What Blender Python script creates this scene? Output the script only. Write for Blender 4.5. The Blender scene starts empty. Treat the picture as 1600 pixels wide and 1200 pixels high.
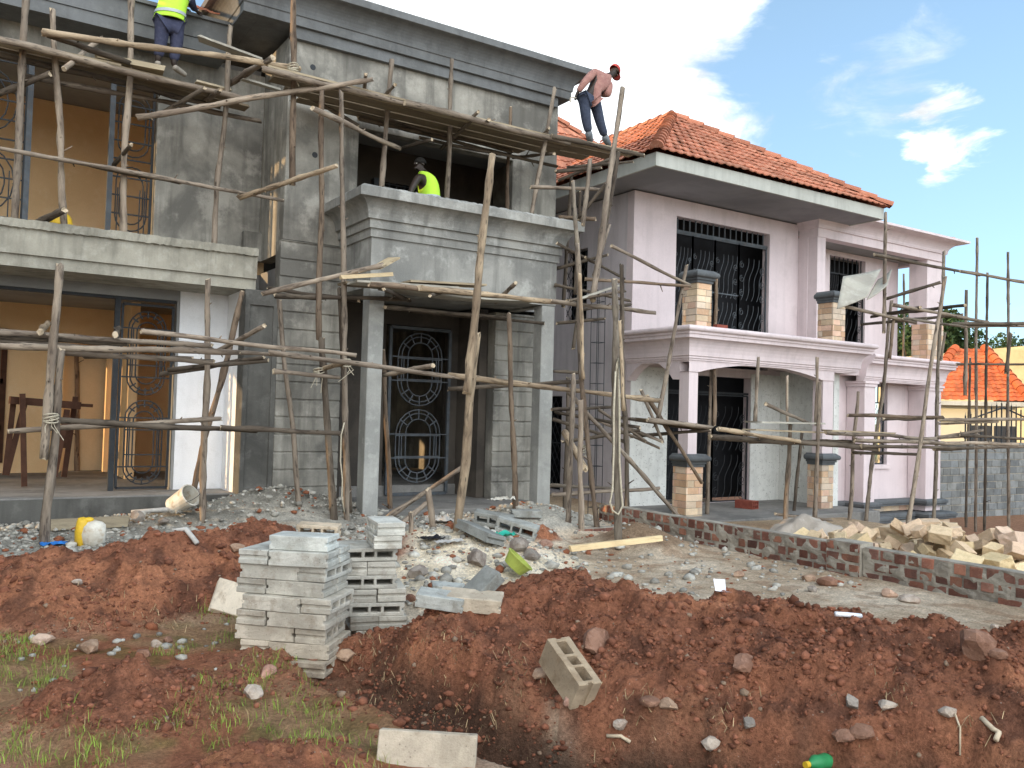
import bpy, bmesh, math, random
import numpy as np
from mathutils import Vector, Matrix
random.seed(7)
RNG = np.random.RandomState(11)
scene = bpy.context.scene
COL = scene.collection

# ------------------------------------------------------------------ camera
EYE = Vector((0.0, 0.0, 1.6))
FPX, YAW, PITCH, ROLL = 1340.0, 0.571591, 0.033301, -0.027526
_f = Vector((math.sin(YAW)*math.cos(PITCH), math.cos(YAW)*math.cos(PITCH), math.sin(PITCH)))
_r0 = Vector((math.cos(YAW), -math.sin(YAW), 0.0))
_d0 = _f.cross(_r0)
_r = math.cos(ROLL)*_r0 + math.sin(ROLL)*_d0
_d = -math.sin(ROLL)*_r0 + math.cos(ROLL)*_d0
cam_data = bpy.data.cameras.new('camera')
cam = bpy.data.objects.new('camera', cam_data)
COL.objects.link(cam)
cam_data.sensor_width = 36.0
cam_data.lens = 36.0*FPX/1600.0
cam_data.clip_start = 0.05
cam_data.clip_end = 4000.0
cam.matrix_world = Matrix(((_r.x, -_d.x, -_f.x, EYE.x), (_r.y, -_d.y, -_f.y, EYE.y), (_r.z, -_d.z, -_f.z, EYE.z), (0, 0, 0, 1)))
scene.camera = cam

def ray(px, py):
    return _r*((px-800.0)/FPX) + _d*((py-600.0)/FPX) + _f
def at(px, py, Y):
    """world point of the vertical plane y=Y seen along a bearing measured in the survey photo"""
    d = ray(px, py)
    return EYE + d*(Y/d.y)
def atx(px, py, X):
    d = ray(px, py)
    return EYE + d*(X/d.x)
def atz(px, py, Z):
    d = ray(px, py)
    return EYE + d*((Z-EYE.z)/d.z)

# ------------------------------------------------------------------ numpy noise
_P = np.random.RandomState(5).permutation(512)
_P = np.concatenate([_P, _P, _P])
_A = np.random.RandomState(6).rand(512)*2*np.pi
_GX, _GY = np.cos(_A), np.sin(_A)
def pn(x, y, seed=0):
    x = np.asarray(x, float) + seed*17.31; y = np.asarray(y, float) - seed*9.7
    xi = np.floor(x).astype(int); yi = np.floor(y).astype(int)
    xf = x-xi; yf = y-yi
    u = xf*xf*xf*(xf*(xf*6-15)+10); v = yf*yf*yf*(yf*(yf*6-15)+10)
    def g(ix, iy, dx, dy):
        h = _P[(_P[ix & 511] + iy) & 511]
        return _GX[h]*dx + _GY[h]*dy
    a = g(xi, yi, xf, yf); b = g(xi+1, yi, xf-1, yf)
    c = g(xi, yi+1, xf, yf-1); d = g(xi+1, yi+1, xf-1, yf-1)
    return (a+(b-a)*u)*(1-v) + (c+(d-c)*u)*v
def fbm(x, y, f=1.0, o=4, seed=0, gain=.5):
    s = 0; a = 1.0
    for i in range(o):
        s = s + a*pn(np.asarray(x)*f, np.asarray(y)*f, seed+i); f *= 2.03; a *= gain
    return s
def sstep(a, b, x):
    t = np.clip((np.asarray(x, float)-a)/(b-a), 0, 1)
    return t*t*(3-2*t)

# ------------------------------------------------------------------ mesh builder
class MB:
    def __init__(s):
        s.v = []; s.f = []; s.m = []; s.c = []
    def quad(s, a, b, c, d, m=0, col=None):
        i = len(s.v); s.v += [tuple(a), tuple(b), tuple(c), tuple(d)]; s.f.append((i, i+1, i+2, i+3)); s.m.append(m); s.c.append(col)
    def poly(s, pts, m=0, col=None):
        i = len(s.v); s.v += [tuple(p) for p in pts]; s.f.append(tuple(range(i, i+len(pts)))); s.m.append(m); s.c.append(col)
    def box(s, x0, y0, z0, x1, y1, z1, m=0, col=None, mat=None):
        i = len(s.v)
        P = [(x0,y0,z0),(x1,y0,z0),(x1,y1,z0),(x0,y1,z0),(x0,y0,z1),(x1,y0,z1),(x1,y1,z1),(x0,y1,z1)]
        if mat is not None: P = [tuple(mat @ Vector(p)) for p in P]
        s.v += P
        for q in ((0,3,2,1),(4,5,6,7),(0,1,5,4),(1,2,6,5),(2,3,7,6),(3,0,4,7)):
            s.f.append(tuple(i+k for k in q)); s.m.append(m); s.c.append(col)
    def vox(s, xs, ys, zs, solid, m=0, col=None, swap=False):
        xs = list(xs); ys = list(ys); zs = list(zs)
        nx, ny, nz = len(xs)-1, len(ys)-1, len(zs)-1
        S = np.zeros((nx+2, ny+2, nz+2), bool)
        for i in range(nx):
            for j in range(ny):
                for k in range(nz):
                    S[i+1, j+1, k+1] = bool(solid((xs[i]+xs[i+1])/2, (ys[j]+ys[j+1])/2, (zs[k]+zs[k+1])/2))
        idx = {}
        def V(i, j, k):
            if (i, j, k) not in idx:
                idx[(i, j, k)] = len(s.v)
                p = (xs[i], ys[j], zs[k])
                s.v.append((p[1], p[0], p[2]) if swap else p)
            return idx[(i, j, k)]
        for i in range(nx):
            for j in range(ny):
                for k in range(nz):
                    if not S[i+1, j+1, k+1]: continue
                    F = []
                    if not S[i, j+1, k+1]: F.append(((i,j,k),(i,j,k+1),(i,j+1,k+1),(i,j+1,k)))
                    if not S[i+2, j+1, k+1]: F.append(((i+1,j,k),(i+1,j+1,k),(i+1,j+1,k+1),(i+1,j,k+1)))
                    if not S[i+1, j, k+1]: F.append(((i,j,k),(i+1,j,k),(i+1,j,k+1),(i,j,k+1)))
                    if not S[i+1, j+2, k+1]: F.append(((i,j+1,k),(i,j+1,k+1),(i+1,j+1,k+1),(i+1,j+1,k)))
                    if not S[i+1, j+1, k]: F.append(((i,j,k),(i,j+1,k),(i+1,j+1,k),(i+1,j,k)))
                    if not S[i+1, j+1, k+2]: F.append(((i,j,k+1),(i+1,j,k+1),(i+1,j+1,k+1),(i,j+1,k+1)))
                    for q in F:
                        s.f.append(tuple(V(*p) for p in q)); s.m.append(m); s.c.append(col)
    def wall(s, x0, x1, y0, y1, z0, z1, ops=(), swap=False, m=0):
        """wall along x (or along y when swap) with rectangular openings (a, b, za, zb)"""
        xs = sorted(set([x0, x1]+[min(max(o[i], x0), x1) for o in ops for i in (0, 1)]))
        zs = sorted(set([z0, z1]+[min(max(o[i], z0), z1) for o in ops for i in (2, 3)]))
        s.vox(xs, [y0, y1], zs, lambda x, y, z: not any(o[0] < x < o[1] and o[2] < z < o[3] for o in ops), m=m, swap=swap)
    def tube(s, pts, r, n=8, m=0, caps=True, col=None):
        pts = [Vector(p) for p in pts]
        if not hasattr(r, '__len__'): r = [r]*len(pts)
        base = len(s.v); up = None
        for i, p in enumerate(pts):
            t = (pts[min(i+1, len(pts)-1)]-pts[max(i-1, 0)]).normalized()
            if up is None:
                up = Vector((0, 0, 1)) if abs(t.z) < .9 else Vector((1, 0, 0))
            a = t.cross(up).normalized(); b = a.cross(t).normalized(); up = b
            for k in range(n):
                an = 2*math.pi*k/n
                q = p+(a*math.cos(an)+b*math.sin(an))*r[i]
                s.v.append(tuple(q))
        for i in range(len(pts)-1):
            for k in range(n):
                k2 = (k+1) % n
                s.f.append((base+i*n+k, base+i*n+k2, base+(i+1)*n+k2, base+(i+1)*n+k)); s.m.append(m); s.c.append(col)
        if caps:
            s.f.append(tuple(base+k for k in range(n))[::-1]); s.m.append(m); s.c.append(col)
            e = base+(len(pts)-1)*n
            s.f.append(tuple(e+k for k in range(n))); s.m.append(m); s.c.append(col)
    def bar(s, a, b, w, d=None, m=0):
        """square bar from a to b"""
        a = Vector(a); b = Vector(b); t = (b-a).normalized(); d = d or w
        up = Vector((0, 1, 0)) if abs(t.y) < .9 else Vector((1, 0, 0))
        x = t.cross(up).normalized()*w/2; y = t.cross(x).normalized()*d/2
        i = len(s.v)
        for p in (a, b):
            for q in (-x-y, x-y, x+y, -x+y): s.v.append(tuple(p+q))
        for q in ((3,2,1,0),(4,5,6,7),(0,1,5,4),(1,2,6,5),(2,3,7,6),(3,0,4,7)):
            s.f.append(tuple(i+k for k in q)); s.m.append(m); s.c.append(None)
    def sweep(s, prof, path, m=0, seg=0, jit=0.0, jz=None):
        """closed profile [(out,z)] swept along a plan path, outward = right of travel"""
        P = [Vector((p[0], p[1])) for p in path]
        rows = []
        N = []
        for i in range(len(P)-1):
            d = (P[i+1]-P[i]).normalized(); N.append(Vector((d.y, -d.x)))
        for i in range(len(P)):
            if i == 0: mm = N[0]
            elif i == len(P)-1: mm = N[-1]
            else: mm = (N[i-1]+N[i])/(1+N[i-1].dot(N[i]))
            rows.append((P[i], mm))
            if seg and i < len(P)-1:
                L = (P[i+1]-P[i]).length; n = max(1, int(L/seg))
                for k in range(1, n):
                    rows.append((P[i].lerp(P[i+1], k/n), N[i]))
        base = len(s.v); n = len(prof)
        for (p, mm) in rows:
            for (o, z) in prof:
                jx = jy = 0.0; zz = 0.0
                if jit and (jz is None or z > jz):
                    jx, zz = random.uniform(-jit, jit), random.uniform(-jit, jit)
                s.v.append((p.x+mm.x*(o+jx), p.y+mm.y*(o+jx), z+zz))
        for i in range(len(rows)-1):
            for k in range(n):
                k2 = (k+1) % n
                s.f.append((base+i*n+k, base+(i+1)*n+k, base+(i+1)*n+k2, base+i*n+k2)); s.m.append(m); s.c.append(None)
        s.f.append(tuple(base+k for k in range(n))); s.m.append(m); s.c.append(None)
        e = base+(len(rows)-1)*n
        s.f.append(tuple(e+k for k in range(n))[::-1]); s.m.append(m); s.c.append(None)
    def mesh(s, name, mats, off=(0, 0, 0), smooth=False, fix=True):
        me = bpy.data.meshes.new(name)
        ox, oy, oz = off
        me.from_pydata([(a-ox, b-oy, c-oz) for a, b, c in s.v], [], s.f)
        for mm in (mats if isinstance(mats, (list, tuple)) else [mats]): me.materials.append(mm)
        me.polygons.foreach_set('material_index', s.m)
        if any(c is not None for c in s.c):
            at_ = me.color_attributes.new('tint', 'FLOAT_COLOR', 'CORNER')
            arr = []
            for f, c in zip(s.f, s.c):
                c = c or (1, 1, 1)
                arr += [c[0], c[1], c[2], 1.0]*len(f)
            at_.data.foreach_set('color', arr)
        if fix:
            bm = bmesh.new(); bm.from_mesh(me)
            bmesh.ops.recalc_face_normals(bm, faces=bm.faces)
            bm.to_mesh(me); bm.free()
        if smooth: me.polygons.foreach_set('use_smooth', [True]*len(me.polygons))
        me.update()
        return me

def link(o): COL.objects.link(o); return o
def rootloc(o):
    v = Vector((0, 0, 0))
    while o is not None:
        v = v+o.location; o = o.parent
    return v
def tag(o, label=None, cat=None, group=None, kind=None):
    if label: o['label'] = label
    if cat: o['category'] = cat
    if group: o['group'] = group
    if kind: o['kind'] = kind
    return o
def thing(name, label, cat, loc=(0, 0, 0), group=None):
    o = bpy.data.objects.new(name, None); o.empty_display_size = .2
    link(o); o.location = loc
    return tag(o, label, cat, group)
def part(name, mb, mats, parent, label=None, smooth=False, bevel=0, fix=True, kind=None):
    """one mesh object; geometry is given in world coordinates"""
    off = rootloc(parent)
    o = bpy.data.objects.new(name, mb.mesh(name, mats, off, smooth, fix))
    link(o); o.parent = parent
    if label: o['label'] = label
    if kind: o['kind'] = kind
    if bevel: addbevel(o, bevel)
    return o
def solo(name, mb, mats, loc, label, cat, group=None, smooth=False, bevel=0, kind=None, fix=True):
    o = bpy.data.objects.new(name, mb.mesh(name, mats, loc, smooth, fix))
    link(o); o.location = loc
    if bevel: addbevel(o, bevel)
    return tag(o, label, cat, group, kind)
def addbevel(o, w, seg=1):
    b = o.modifiers.new('bevel', 'BEVEL'); b.width = w; b.segments = seg; b.limit_method = 'ANGLE'; b.angle_limit = .6

# ------------------------------------------------------------------ materials
def srgb(r, g, b):
    f = lambda c: (c/255/12.92) if c/255 <= .04045 else ((c/255+.055)/1.055)**2.4
    return (f(r), f(g), f(b))
class NT:
    def __init__(s, name):
        s.mat = bpy.data.materials.new(name); s.mat.use_nodes = True
        s.t = s.mat.node_tree; s.t.nodes.clear()
        s.out = s.n('ShaderNodeOutputMaterial'); s.b = s.n('ShaderNodeBsdfPrincipled')
        s.l(s.b.outputs[0], s.out.inputs[0])
    def n(s, ty, **kw):
        x = s.t.nodes.new(ty)
        for k, v in kw.items(): setattr(x, k, v)
        return x
    def l(s, a, b): s.t.links.new(a, b)
    def noise(s, co, scale, detail=5, rough=.6, dist=0.0):
        x = s.n('ShaderNodeTexNoise'); x.inputs['Scale'].default_value = scale; x.inputs['Detail'].default_value = detail
        x.inputs['Roughness'].default_value = rough; x.inputs['Distortion'].default_value = dist
        s.l(co, x.inputs['Vector']); return x.outputs['Fac']
    def ramp(s, fac, lo, hi):
        x = s.n('ShaderNodeMapRange'); x.inputs[1].default_value = lo; x.inputs[2].default_value = hi; x.clamp = True
        x.interpolation_type = 'SMOOTHSTEP'
        s.l(fac, x.inputs[0]); return x.outputs[0]
    def mix(s, fac, a, b, mode='MIX'):
        x = s.n('ShaderNodeMix', data_type='RGBA', blend_type=mode)
        for sock, v in ((x.inputs[0], fac), (x.inputs[6], a), (x.inputs[7], b)):
            if isinstance(v, (int, float)): sock.default_value = v
            elif isinstance(v, tuple): sock.default_value = (v[0], v[1], v[2], 1)
            else: s.l(v, sock)
        return x.outputs[2]
    def mul(s, a, b):
        x = s.n('ShaderNodeMath', operation='MULTIPLY')
        for sock, v in ((x.inputs[0], a), (x.inputs[1], b)):
            if isinstance(v, (int, float)): sock.default_value = v
            else: s.l(v, sock)
        return x.outputs[0]
    def coords(s, scale=(1, 1, 1), rnd=True):
        tc = s.n('ShaderNodeTexCoord'); co = tc.outputs['Object']
        if rnd:
            oi = s.n('ShaderNodeObjectInfo'); m = s.mul(oi.outputs['Random'], 61.0)
            ad = s.n('ShaderNodeVectorMath', operation='ADD'); s.l(co, ad.inputs[0]); s.l(m, ad.inputs[1]); co = ad.outputs[0]
        mp = s.n('ShaderNodeVectorMath', operation='MULTIPLY'); s.l(co, mp.inputs[0]); mp.inputs[1].default_value = scale
        return mp.outputs[0]
def M(name, c1, c2, c3=None, s1=1.2, s2=14, f3=.5, rough=.9, bump=.25, bscale=70, streak=0, attr=False, tint=False, spec=.25, cscale=(1, 1, 1), bdist=.01, lo=.38, hi=.62, speck=0):
    t = NT(name); co = t.coords(cscale)
    col = t.mix(t.ramp(t.noise(co, s1, 6, .62, .4), lo, hi), c1, c2)
    if c3 is not None:
        col = t.mix(t.mul(t.ramp(t.noise(co, s2, 5, .65), .5, .68), f3), col, c3)
    if streak:
        sc = t.n('ShaderNodeVectorMath', operation='MULTIPLY'); t.l(co, sc.inputs[0]); sc.inputs[1].default_value = (3.5, 3.5, .28)
        f = t.ramp(t.noise(sc.outputs[0], 1.6, 6, .6), .45, .72)
        col = t.mix(t.mul(f, streak), col, tuple(x*.32 for x in c1))
    fine = t.noise(co, bscale, 4, .7)
    col = t.mix(.35, col, t.mix(fine, (.55, .55, .55), (1.45, 1.45, 1.45)), 'MULTIPLY')
    if speck:
        v = t.n('ShaderNodeTexVoronoi'); v.inputs['Scale'].default_value = bscale*.35; t.l(co, v.inputs['Vector'])
        col = t.mix(t.mul(t.ramp(v.outputs['Distance'], .16, .08), speck), col, (.02, .02, .018))
    if attr:
        a = t.n('ShaderNodeVertexColor', layer_name='tint'); col = t.mix(1.0, col, a.outputs[0], 'MULTIPLY')
    if tint:
        oi = t.n('ShaderNodeObjectInfo'); col = t.mix(1.0, col, oi.outputs['Color'], 'MULTIPLY')
    t.l(col, t.b.inputs['Base Color'])
    t.b.inputs['Roughness'].default_value = rough
    t.b.inputs['Specular IOR Level'].default_value = spec
    if bump:
        bp = t.n('ShaderNodeBump'); bp.inputs['Strength'].default_value = bump; bp.inputs['Distance'].default_value = bdist
        h = t.n('ShaderNodeMath', operation='ADD'); t.l(fine, h.inputs[0]); t.l(t.mul(t.noise(co, bscale*.18, 5, .7), 2.0), h.inputs[1])
        t.l(h.outputs[0], bp.inputs['Height']); t.l(bp.outputs[0], t.b.inputs['Normal'])
    return t.mat
G = {}
G['cement'] = M('cement render', (.325, .31, .27), (.155, .149, .133), (.44, .42, .37), s1=.8, s2=2.6, f3=.65, streak=.7, bscale=60, bump=.3)
G['cement_dark'] = M('dark cement render', (.122, .119, .108), (.08, .078, .071), (.205, .20, .185), s1=1.3, s2=4, f3=.45, streak=.35, bscale=55, bump=.35)  # darker cement tone for the pilaster and plinth
G['cement_light'] = M('fresh cement render', (.325, .32, .295), (.20, .20, .187), (.46, .46, .43), s1=1.0, s2=3.5, f3=.6, streak=.5, bscale=60, bump=.35)
G['column'] = M('smooth cement column', (.38, .38, .355), (.29, .292, .275), (.46, .46, .43), s1=1.5, s2=7, f3=.5, streak=.22, bscale=60, bump=.25)
G['cornice'] = M('painted cornice', (.165, .172, .175), (.132, .136, .136), (.225, .23, .225), s1=1.5, s2=9, f3=.3, streak=.25, bscale=60, bump=.15)
G['ledge'] = M('weathered ledge cement', (.36, .34, .28), (.27, .255, .21), (.44, .42, .36), s1=1.6, s2=6, f3=.5, streak=.45, bscale=50, bump=.4)
G['white'] = M('white undercoat', (.88, .885, .90), (.80, .81, .82), (.62, .62, .60), s1=1.1, s2=5, f3=.25, streak=.1, bump=.1)
G['soffit'] = M('grey soffit', (.30, .30, .29), (.24, .24, .235), s1=1.0, bump=.1)
G['orange'] = M('ochre paint with sun glow', (.84, .60, .345), (.76, .53, .29), (.86, .66, .42), s1=.8, s2=4, f3=.4, bump=.08)  # ochre paint, brightened so the colour carries the rooms' sun glow
G['cream'] = M('cream interior paint', (.66, .52, .33), (.58, .45, .28), s1=.8, bump=.08)
G['dark_in'] = M('painted interior shade', (.10, .085, .07), (.06, .052, .045), s1=1.0, bump=.1)  # dark colour standing in for the shade of porch and loggia
G['black_in'] = M('painted room darkness', (.018, .019, .022), (.012, .012, .014), bump=0)  # black colour standing in for the unlit rooms
G['floor'] = M('cement floor', (.23, .22, .205), (.16, .155, .145), (.30, .29, .27), s1=1.4, s2=6, f3=.5, bscale=50, bump=.35)
G['pink'] = M('pink lilac render', (.70, .605, .612), (.645, .555, .565), (.53, .455, .455), s1=.7, s2=2.5, f3=.35, streak=.16, bscale=70, bump=.14)
G['pink_shade'] = M('shaded lilac render', (.60, .55, .565), (.52, .475, .49), (.62, .575, .575), s1=.6, s2=2.5, f3=.4, streak=.3, bump=.15)  # darker copy of the pink, with the side wall's shade in the colour
G['mould'] = M('pale moulding paint', (.60, .58, .575), (.54, .52, .515), (.42, .40, .39), s1=1.5, s2=6, f3=.4, bump=.1)
G['primer'] = M('spattered white primer', (.76, .765, .73), (.66, .665, .63), (.34, .33, .30), s1=1.2, s2=9, f3=.35, streak=.2, bump=.2, speck=.7, bscale=40)
G['slate'] = M('slate grey moulding', (.11, .12, .125), (.085, .09, .095), (.16, .165, .17), s1=2, s2=9, f3=.4, bump=.15, rough=.7)
G['fascia'] = M('fascia board', (.46, .47, .43), (.40, .41, .375), (.33, .33, .30), s1=.9, s2=4, f3=.4, streak=.25, bump=.08)
G['eave'] = M('eave soffit', (.29, .29, .30), (.23, .23, .24), s1=.7, bump=.08)
G['iron'] = M('dark iron', (.035, .04, .045), (.025, .028, .032), (.07, .05, .04), s1=4, s2=20, f3=.4, rough=.6, bump=.1)
G['iron_grey'] = M('primed iron', (.10, .115, .13), (.07, .08, .09), (.12, .09, .07), s1=5, s2=20, f3=.5, rough=.65, bump=.1)
G['tile'] = M('clay roof tile', (.50, .20, .12), (.41, .165, .10), (.54, .30, .21), s1=2.2, s2=12, f3=.5, bscale=45, bump=.3, attr=True)
G['bark'] = M('pole bark', (.35, .29, .225), (.175, .138, .106), (.07, .054, .043), s1=6, s2=18, f3=.85, bscale=55, bump=.5, bdist=.012, cscale=(1, 1, .22), tint=True, lo=.35, hi=.65, speck=.75)
G['cutend'] = M('sawn wood end', (.56, .46, .33), (.46, .37, .26), s1=20, s2=60, bump=.2, cscale=(1, 1, 1))
G['plank'] = M('sawn plank', (.46, .39, .28), (.36, .30, .215), (.22, .18, .14), s1=3, s2=12, f3=.5, cscale=(.25, 2.2, 2.2), bump=.3, tint=True)
G['ply'] = M('cement stained board', (.42, .40, .34), (.33, .31, .265), (.50, .48, .42), s1=2, s2=7, f3=.5, bump=.25)
G['block'] = M('concrete block', (.53, .54, .50), (.36, .365, .335), (.27, .25, .21), s1=3.5, s2=10, f3=.65, bscale=110, bump=.6, bdist=.006, tint=True, speck=.45)
G['brick'] = M('fired brick', (.30, .14, .10), (.20, .10, .075), (.33, .21, .16), s1=5, s2=25, f3=.5, bscale=80, bump=.5, attr=True)
G['mortar'] = M('mortar', (.34, .31, .255), (.215, .19, .155), (.41, .38, .32), s1=3, s2=14, f3=.6, bscale=50, bump=.6, bdist=.012)
G['cinder'] = M('cinder blockwork', (.20, .205, .20), (.15, .155, .15), (.25, .255, .25), s1=3, s2=14, f3=.5, bscale=70, bump=.5, attr=True)
G['stone'] = M('yellow cladding stone', (.64, .52, .40), (.55, .45, .35), (.66, .59, .50), s1=4, s2=18, f3=.5, bscale=60, bump=.35, attr=True)
G['sandstone'] = M('cut yellow stone', (.64, .50, .345), (.54, .42, .285), (.70, .59, .45), s1=4, s2=18, f3=.5, bscale=60, bump=.5, tint=True)
G['rock'] = M('field rock', (.38, .33, .28), (.24, .19, .155), (.45, .41, .37), s1=8, s2=30, f3=.5, bscale=80, bump=.7, tint=True)
G['lime'] = M('hi vis vest', (.48, .80, .06), (.44, .74, .06), s1=6, bump=.1, rough=.75)
G['reflect'] = M('reflective tape', (.42, .46, .48), (.38, .42, .44), s1=8, bump=.05, rough=.45)
G['skin'] = M('dark skin', (.032, .021, .016), (.025, .016, .012), s1=12, bump=.1, rough=.55, spec=.4)
G['hair'] = M('black hair', (.010, .009, .008), (.016, .014, .012), s1=60, bump=.5, bscale=200)
G['denim'] = M('dark denim', (.055, .068, .105), (.040, .050, .080), (.085, .098, .135), s1=8, s2=26, f3=.5, bscale=120, bump=.3)
G['jeans'] = M('navy work trousers', (.050, .055, .095), (.038, .042, .075), (.085, .09, .13), s1=9, s2=22, f3=.5, bscale=110, bump=.35)
G['shirt'] = M('faded red shirt', (.36, .19, .16), (.30, .15, .13), (.42, .26, .22), s1=6, s2=18, f3=.5, bscale=110, bump=.3)
G['cap'] = M('red cap', (.42, .07, .06), (.36, .055, .05), s1=9, bump=.15)
G['boot'] = M('grey rubber boot', (.17, .19, .21), (.13, .145, .16), (.25, .26, .26), s1=9, s2=20, f3=.5, bump=.15, rough=.6)
G['shoe'] = M('dusty shoe', (.34, .31, .26), (.26, .235, .20), s1=12, bump=.3)
G['striped'] = M('striped shirt', (.30, .28, .27), (.12, .11, .11), s1=16, bump=.2, cscale=(.3, .3, 3))
G['rope'] = M('sisal rope', (.52, .47, .36), (.42, .37, .28), s1=40, bump=.4, bscale=150)
def flat(name, c, rough=.5, spec=.4, v=.8):
    return M(name, c, tuple(x*v for x in c), s1=6, bump=.12, rough=rough, spec=spec)
G['yellow'] = flat('yellow plastic', (.72, .46, .03)); G['whitepl'] = M('dirty white plastic', (.66, .64, .57), (.52, .48, .40), (.38, .27, .16), s1=5, s2=11, f3=.7, bump=.15, rough=.5)
G['blue'] = flat('blue plastic', (.03, .20, .62)); G['teal'] = flat('green plastic film', (.03, .42, .30)); G['limepl'] = flat('lime plastic', (.36, .42, .08), .7)
G['green'] = flat('green bottle plastic', (.03, .26, .09)); G['paper'] = flat('white card', (.78, .80, .84), .7, .2, .9)
G['black'] = flat('black plastic bag', (.012, .012, .016), .4); G['clay'] = M('hollow clay brick', (.26, .075, .05), (.20, .055, .04), s1=8, bump=.3)
G['brownwood'] = M('brown window frame', (.085, .04, .025), (.06, .028, .018), s1=6, bump=.2)
G['sack'] = M('paper sack', (.52, .50, .46), (.40, .38, .35), s1=8, bump=.4, bscale=40)
# ------------------------------------------------------------------ sky and sun
SUN = Vector((-.946, .292, .135)).normalized()
def world():
    w = bpy.data.worlds.new('World'); scene.world = w; w.use_nodes = True
    t = w.node_tree; t.nodes.clear()
    N = lambda ty, **k: (lambda x: ([setattr(x, a, b) for a, b in k.items()], x)[1])(t.nodes.new(ty))
    out = N('ShaderNodeOutputWorld'); sky = N('ShaderNodeTexSky'); sky.sky_type = 'NISHITA'; sky.sun_disc = False
    sky.sun_elevation = math.asin(SUN.z); sky.sun_rotation = math.atan2(SUN.x, SUN.y)
    sky.altitude = 1100; sky.air_density = 1.0; sky.dust_density = .6; sky.ozone_density = 2.0
    bg1 = N('ShaderNodeBackground'); bg1.inputs[1].default_value = .15
    tc = N('ShaderNodeTexCoord'); D = tc.outputs['Generated']
    def noise(scale, det, rough, dist=0, off=(0, 0, 0), sq=(1, 1, 1.9)):
        m = N('ShaderNodeMapping'); m.inputs['Scale'].default_value = sq; m.inputs['Location'].default_value = off
        t.links.new(D, m.inputs[0]); x = N('ShaderNodeTexNoise')
        x.inputs['Scale'].default_value = scale; x.inputs['Detail'].default_value = det; x.inputs['Roughness'].default_value = rough; x.inputs['Distortion'].default_value = dist
        t.links.new(m.outputs[0], x.inputs['Vector']); return x.outputs['Fac']
    def math_(op, a, b=None, c=None):
        x = N('ShaderNodeMath', operation=op)
        for i, v in enumerate((a, b, c)):
            if v is None: continue
            if isinstance(v, (int, float)): x.inputs[i].default_value = v
            else: t.links.new(v, x.inputs[i])
        return x.outputs[0]
    def rng(v, a, b, c=0., d=1.):
        x = N('ShaderNodeMapRange', interpolation_type='SMOOTHSTEP'); x.inputs[1].default_value = a; x.inputs[2].default_value = b; x.inputs[3].default_value = c; x.inputs[4].default_value = d
        t.links.new(v, x.inputs[0]); return x.outputs[0]
    def dot(v):
        x = N('ShaderNodeVectorMath', operation='DOT_PRODUCT'); t.links.new(D, x.inputs[0]); x.inputs[1].default_value = Vector(v).normalized(); return x.outputs['Value']
    # cloud banks: a tall cumulus bank behind the houses, thinner to the east
    n = noise(4.2, 9, .60, .5, (3.1, 1.2, .4))
    bank = rng(dot(ray(860, 265)), .936, .976)
    low = rng(dot(ray(1650, 470)), .985, 1.0)
    puff = rng(dot(ray(1482, 206)), .9975, .9999)
    puff2 = rng(dot(ray(1395, 140)), .996, .9998)
    nf = noise(11, 7, .6, .5, (2.2, .3, 4.1), (1, 1, 2.6))
    east = rng(dot(ray(1560, 110)), .925, .99)
    behind = rng(dot((-.2, -1, .35)), .0, .9)
    dens = math_('ADD', n, math_('MULTIPLY', bank, .435))
    dens = math_('SUBTRACT', dens, math_('MULTIPLY', east, .24))
    dens = math_('ADD', dens, math_('MULTIPLY', low, .16))
    dens = math_('SUBTRACT', dens, .07)
    dens = math_('ADD', dens, math_('MULTIPLY', behind, .22))
    mask = rng(dens, .54, .70)
    pm = math_('ADD', math_('MULTIPLY', rng(math_('ADD', nf, math_('MULTIPLY', puff, .30)), .66, .88), .9), math_('MULTIPLY', rng(math_('ADD', nf, math_('MULTIPLY', puff2, .20)), .60, .95), .45))
    mask = math_('MINIMUM', math_('ADD', mask, pm), 1.0)
    sep = N('ShaderNodeSeparateXYZ'); t.links.new(D, sep.inputs[0])
    mask = math_('MULTIPLY', mask, rng(sep.outputs[2], -.02, .05))
    detail = noise(6.5, 8, .62, .3, (.7, 5.2, 1.1))
    shade = rng(detail, .30, .60, .58, 1.22)
    warm = rng(dot(SUN), -.3, 1.0)
    cc = N('ShaderNodeMix', data_type='RGBA'); t.links.new(warm, cc.inputs[0])
    cc.inputs[6].default_value = (.93, .97, 1.0, 1); cc.inputs[7].default_value = (1.0, .95, .88, 1)
    bright = math_('MULTIPLY', shade, rng(behind, 0, 1, CLOUD, CLOUD*BACK))
    bg2 = N('ShaderNodeBackground'); t.links.new(cc.outputs[2], bg2.inputs[0]); t.links.new(bright, bg2.inputs[1])
    # clear air: nishita plus a pale haze that thickens to the horizon
    haze = N('ShaderNodeBackground'); haze.inputs[0].default_value = (.47, .72, 1.0, 1)
    hz = rng(sep.outputs[2], -.05, .75, HAZE, HAZE*.55)
    t.links.new(hz, haze.inputs[1])
    add = N('ShaderNodeAddShader'); t.links.new(sky.outputs[0], bg1.inputs[0]); t.links.new(bg1.outputs[0], add.inputs[0]); t.links.new(haze.outputs[0], add.inputs[1])
    mx = N('ShaderNodeMixShader'); t.links.new(mask, mx.inputs[0]); t.links.new(add.outputs[0], mx.inputs[1]); t.links.new(bg2.outputs[0], mx.inputs[2])
    t.links.new(mx.outputs[0], out.inputs[0])
CLOUD, BACK, HAZE = 1.55, 3.2, .84
world()
sl = bpy.data.lights.new('sun', 'SUN'); sl.energy = 5.0; sl.angle = math.radians(.5); sl.color = (1.0, .66, .34)
so = bpy.data.objects.new('sun', sl); link(so); so.location = (-20, 10, 12)
so.rotation_euler = SUN.to_track_quat('Z', 'Y').to_euler()

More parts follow.
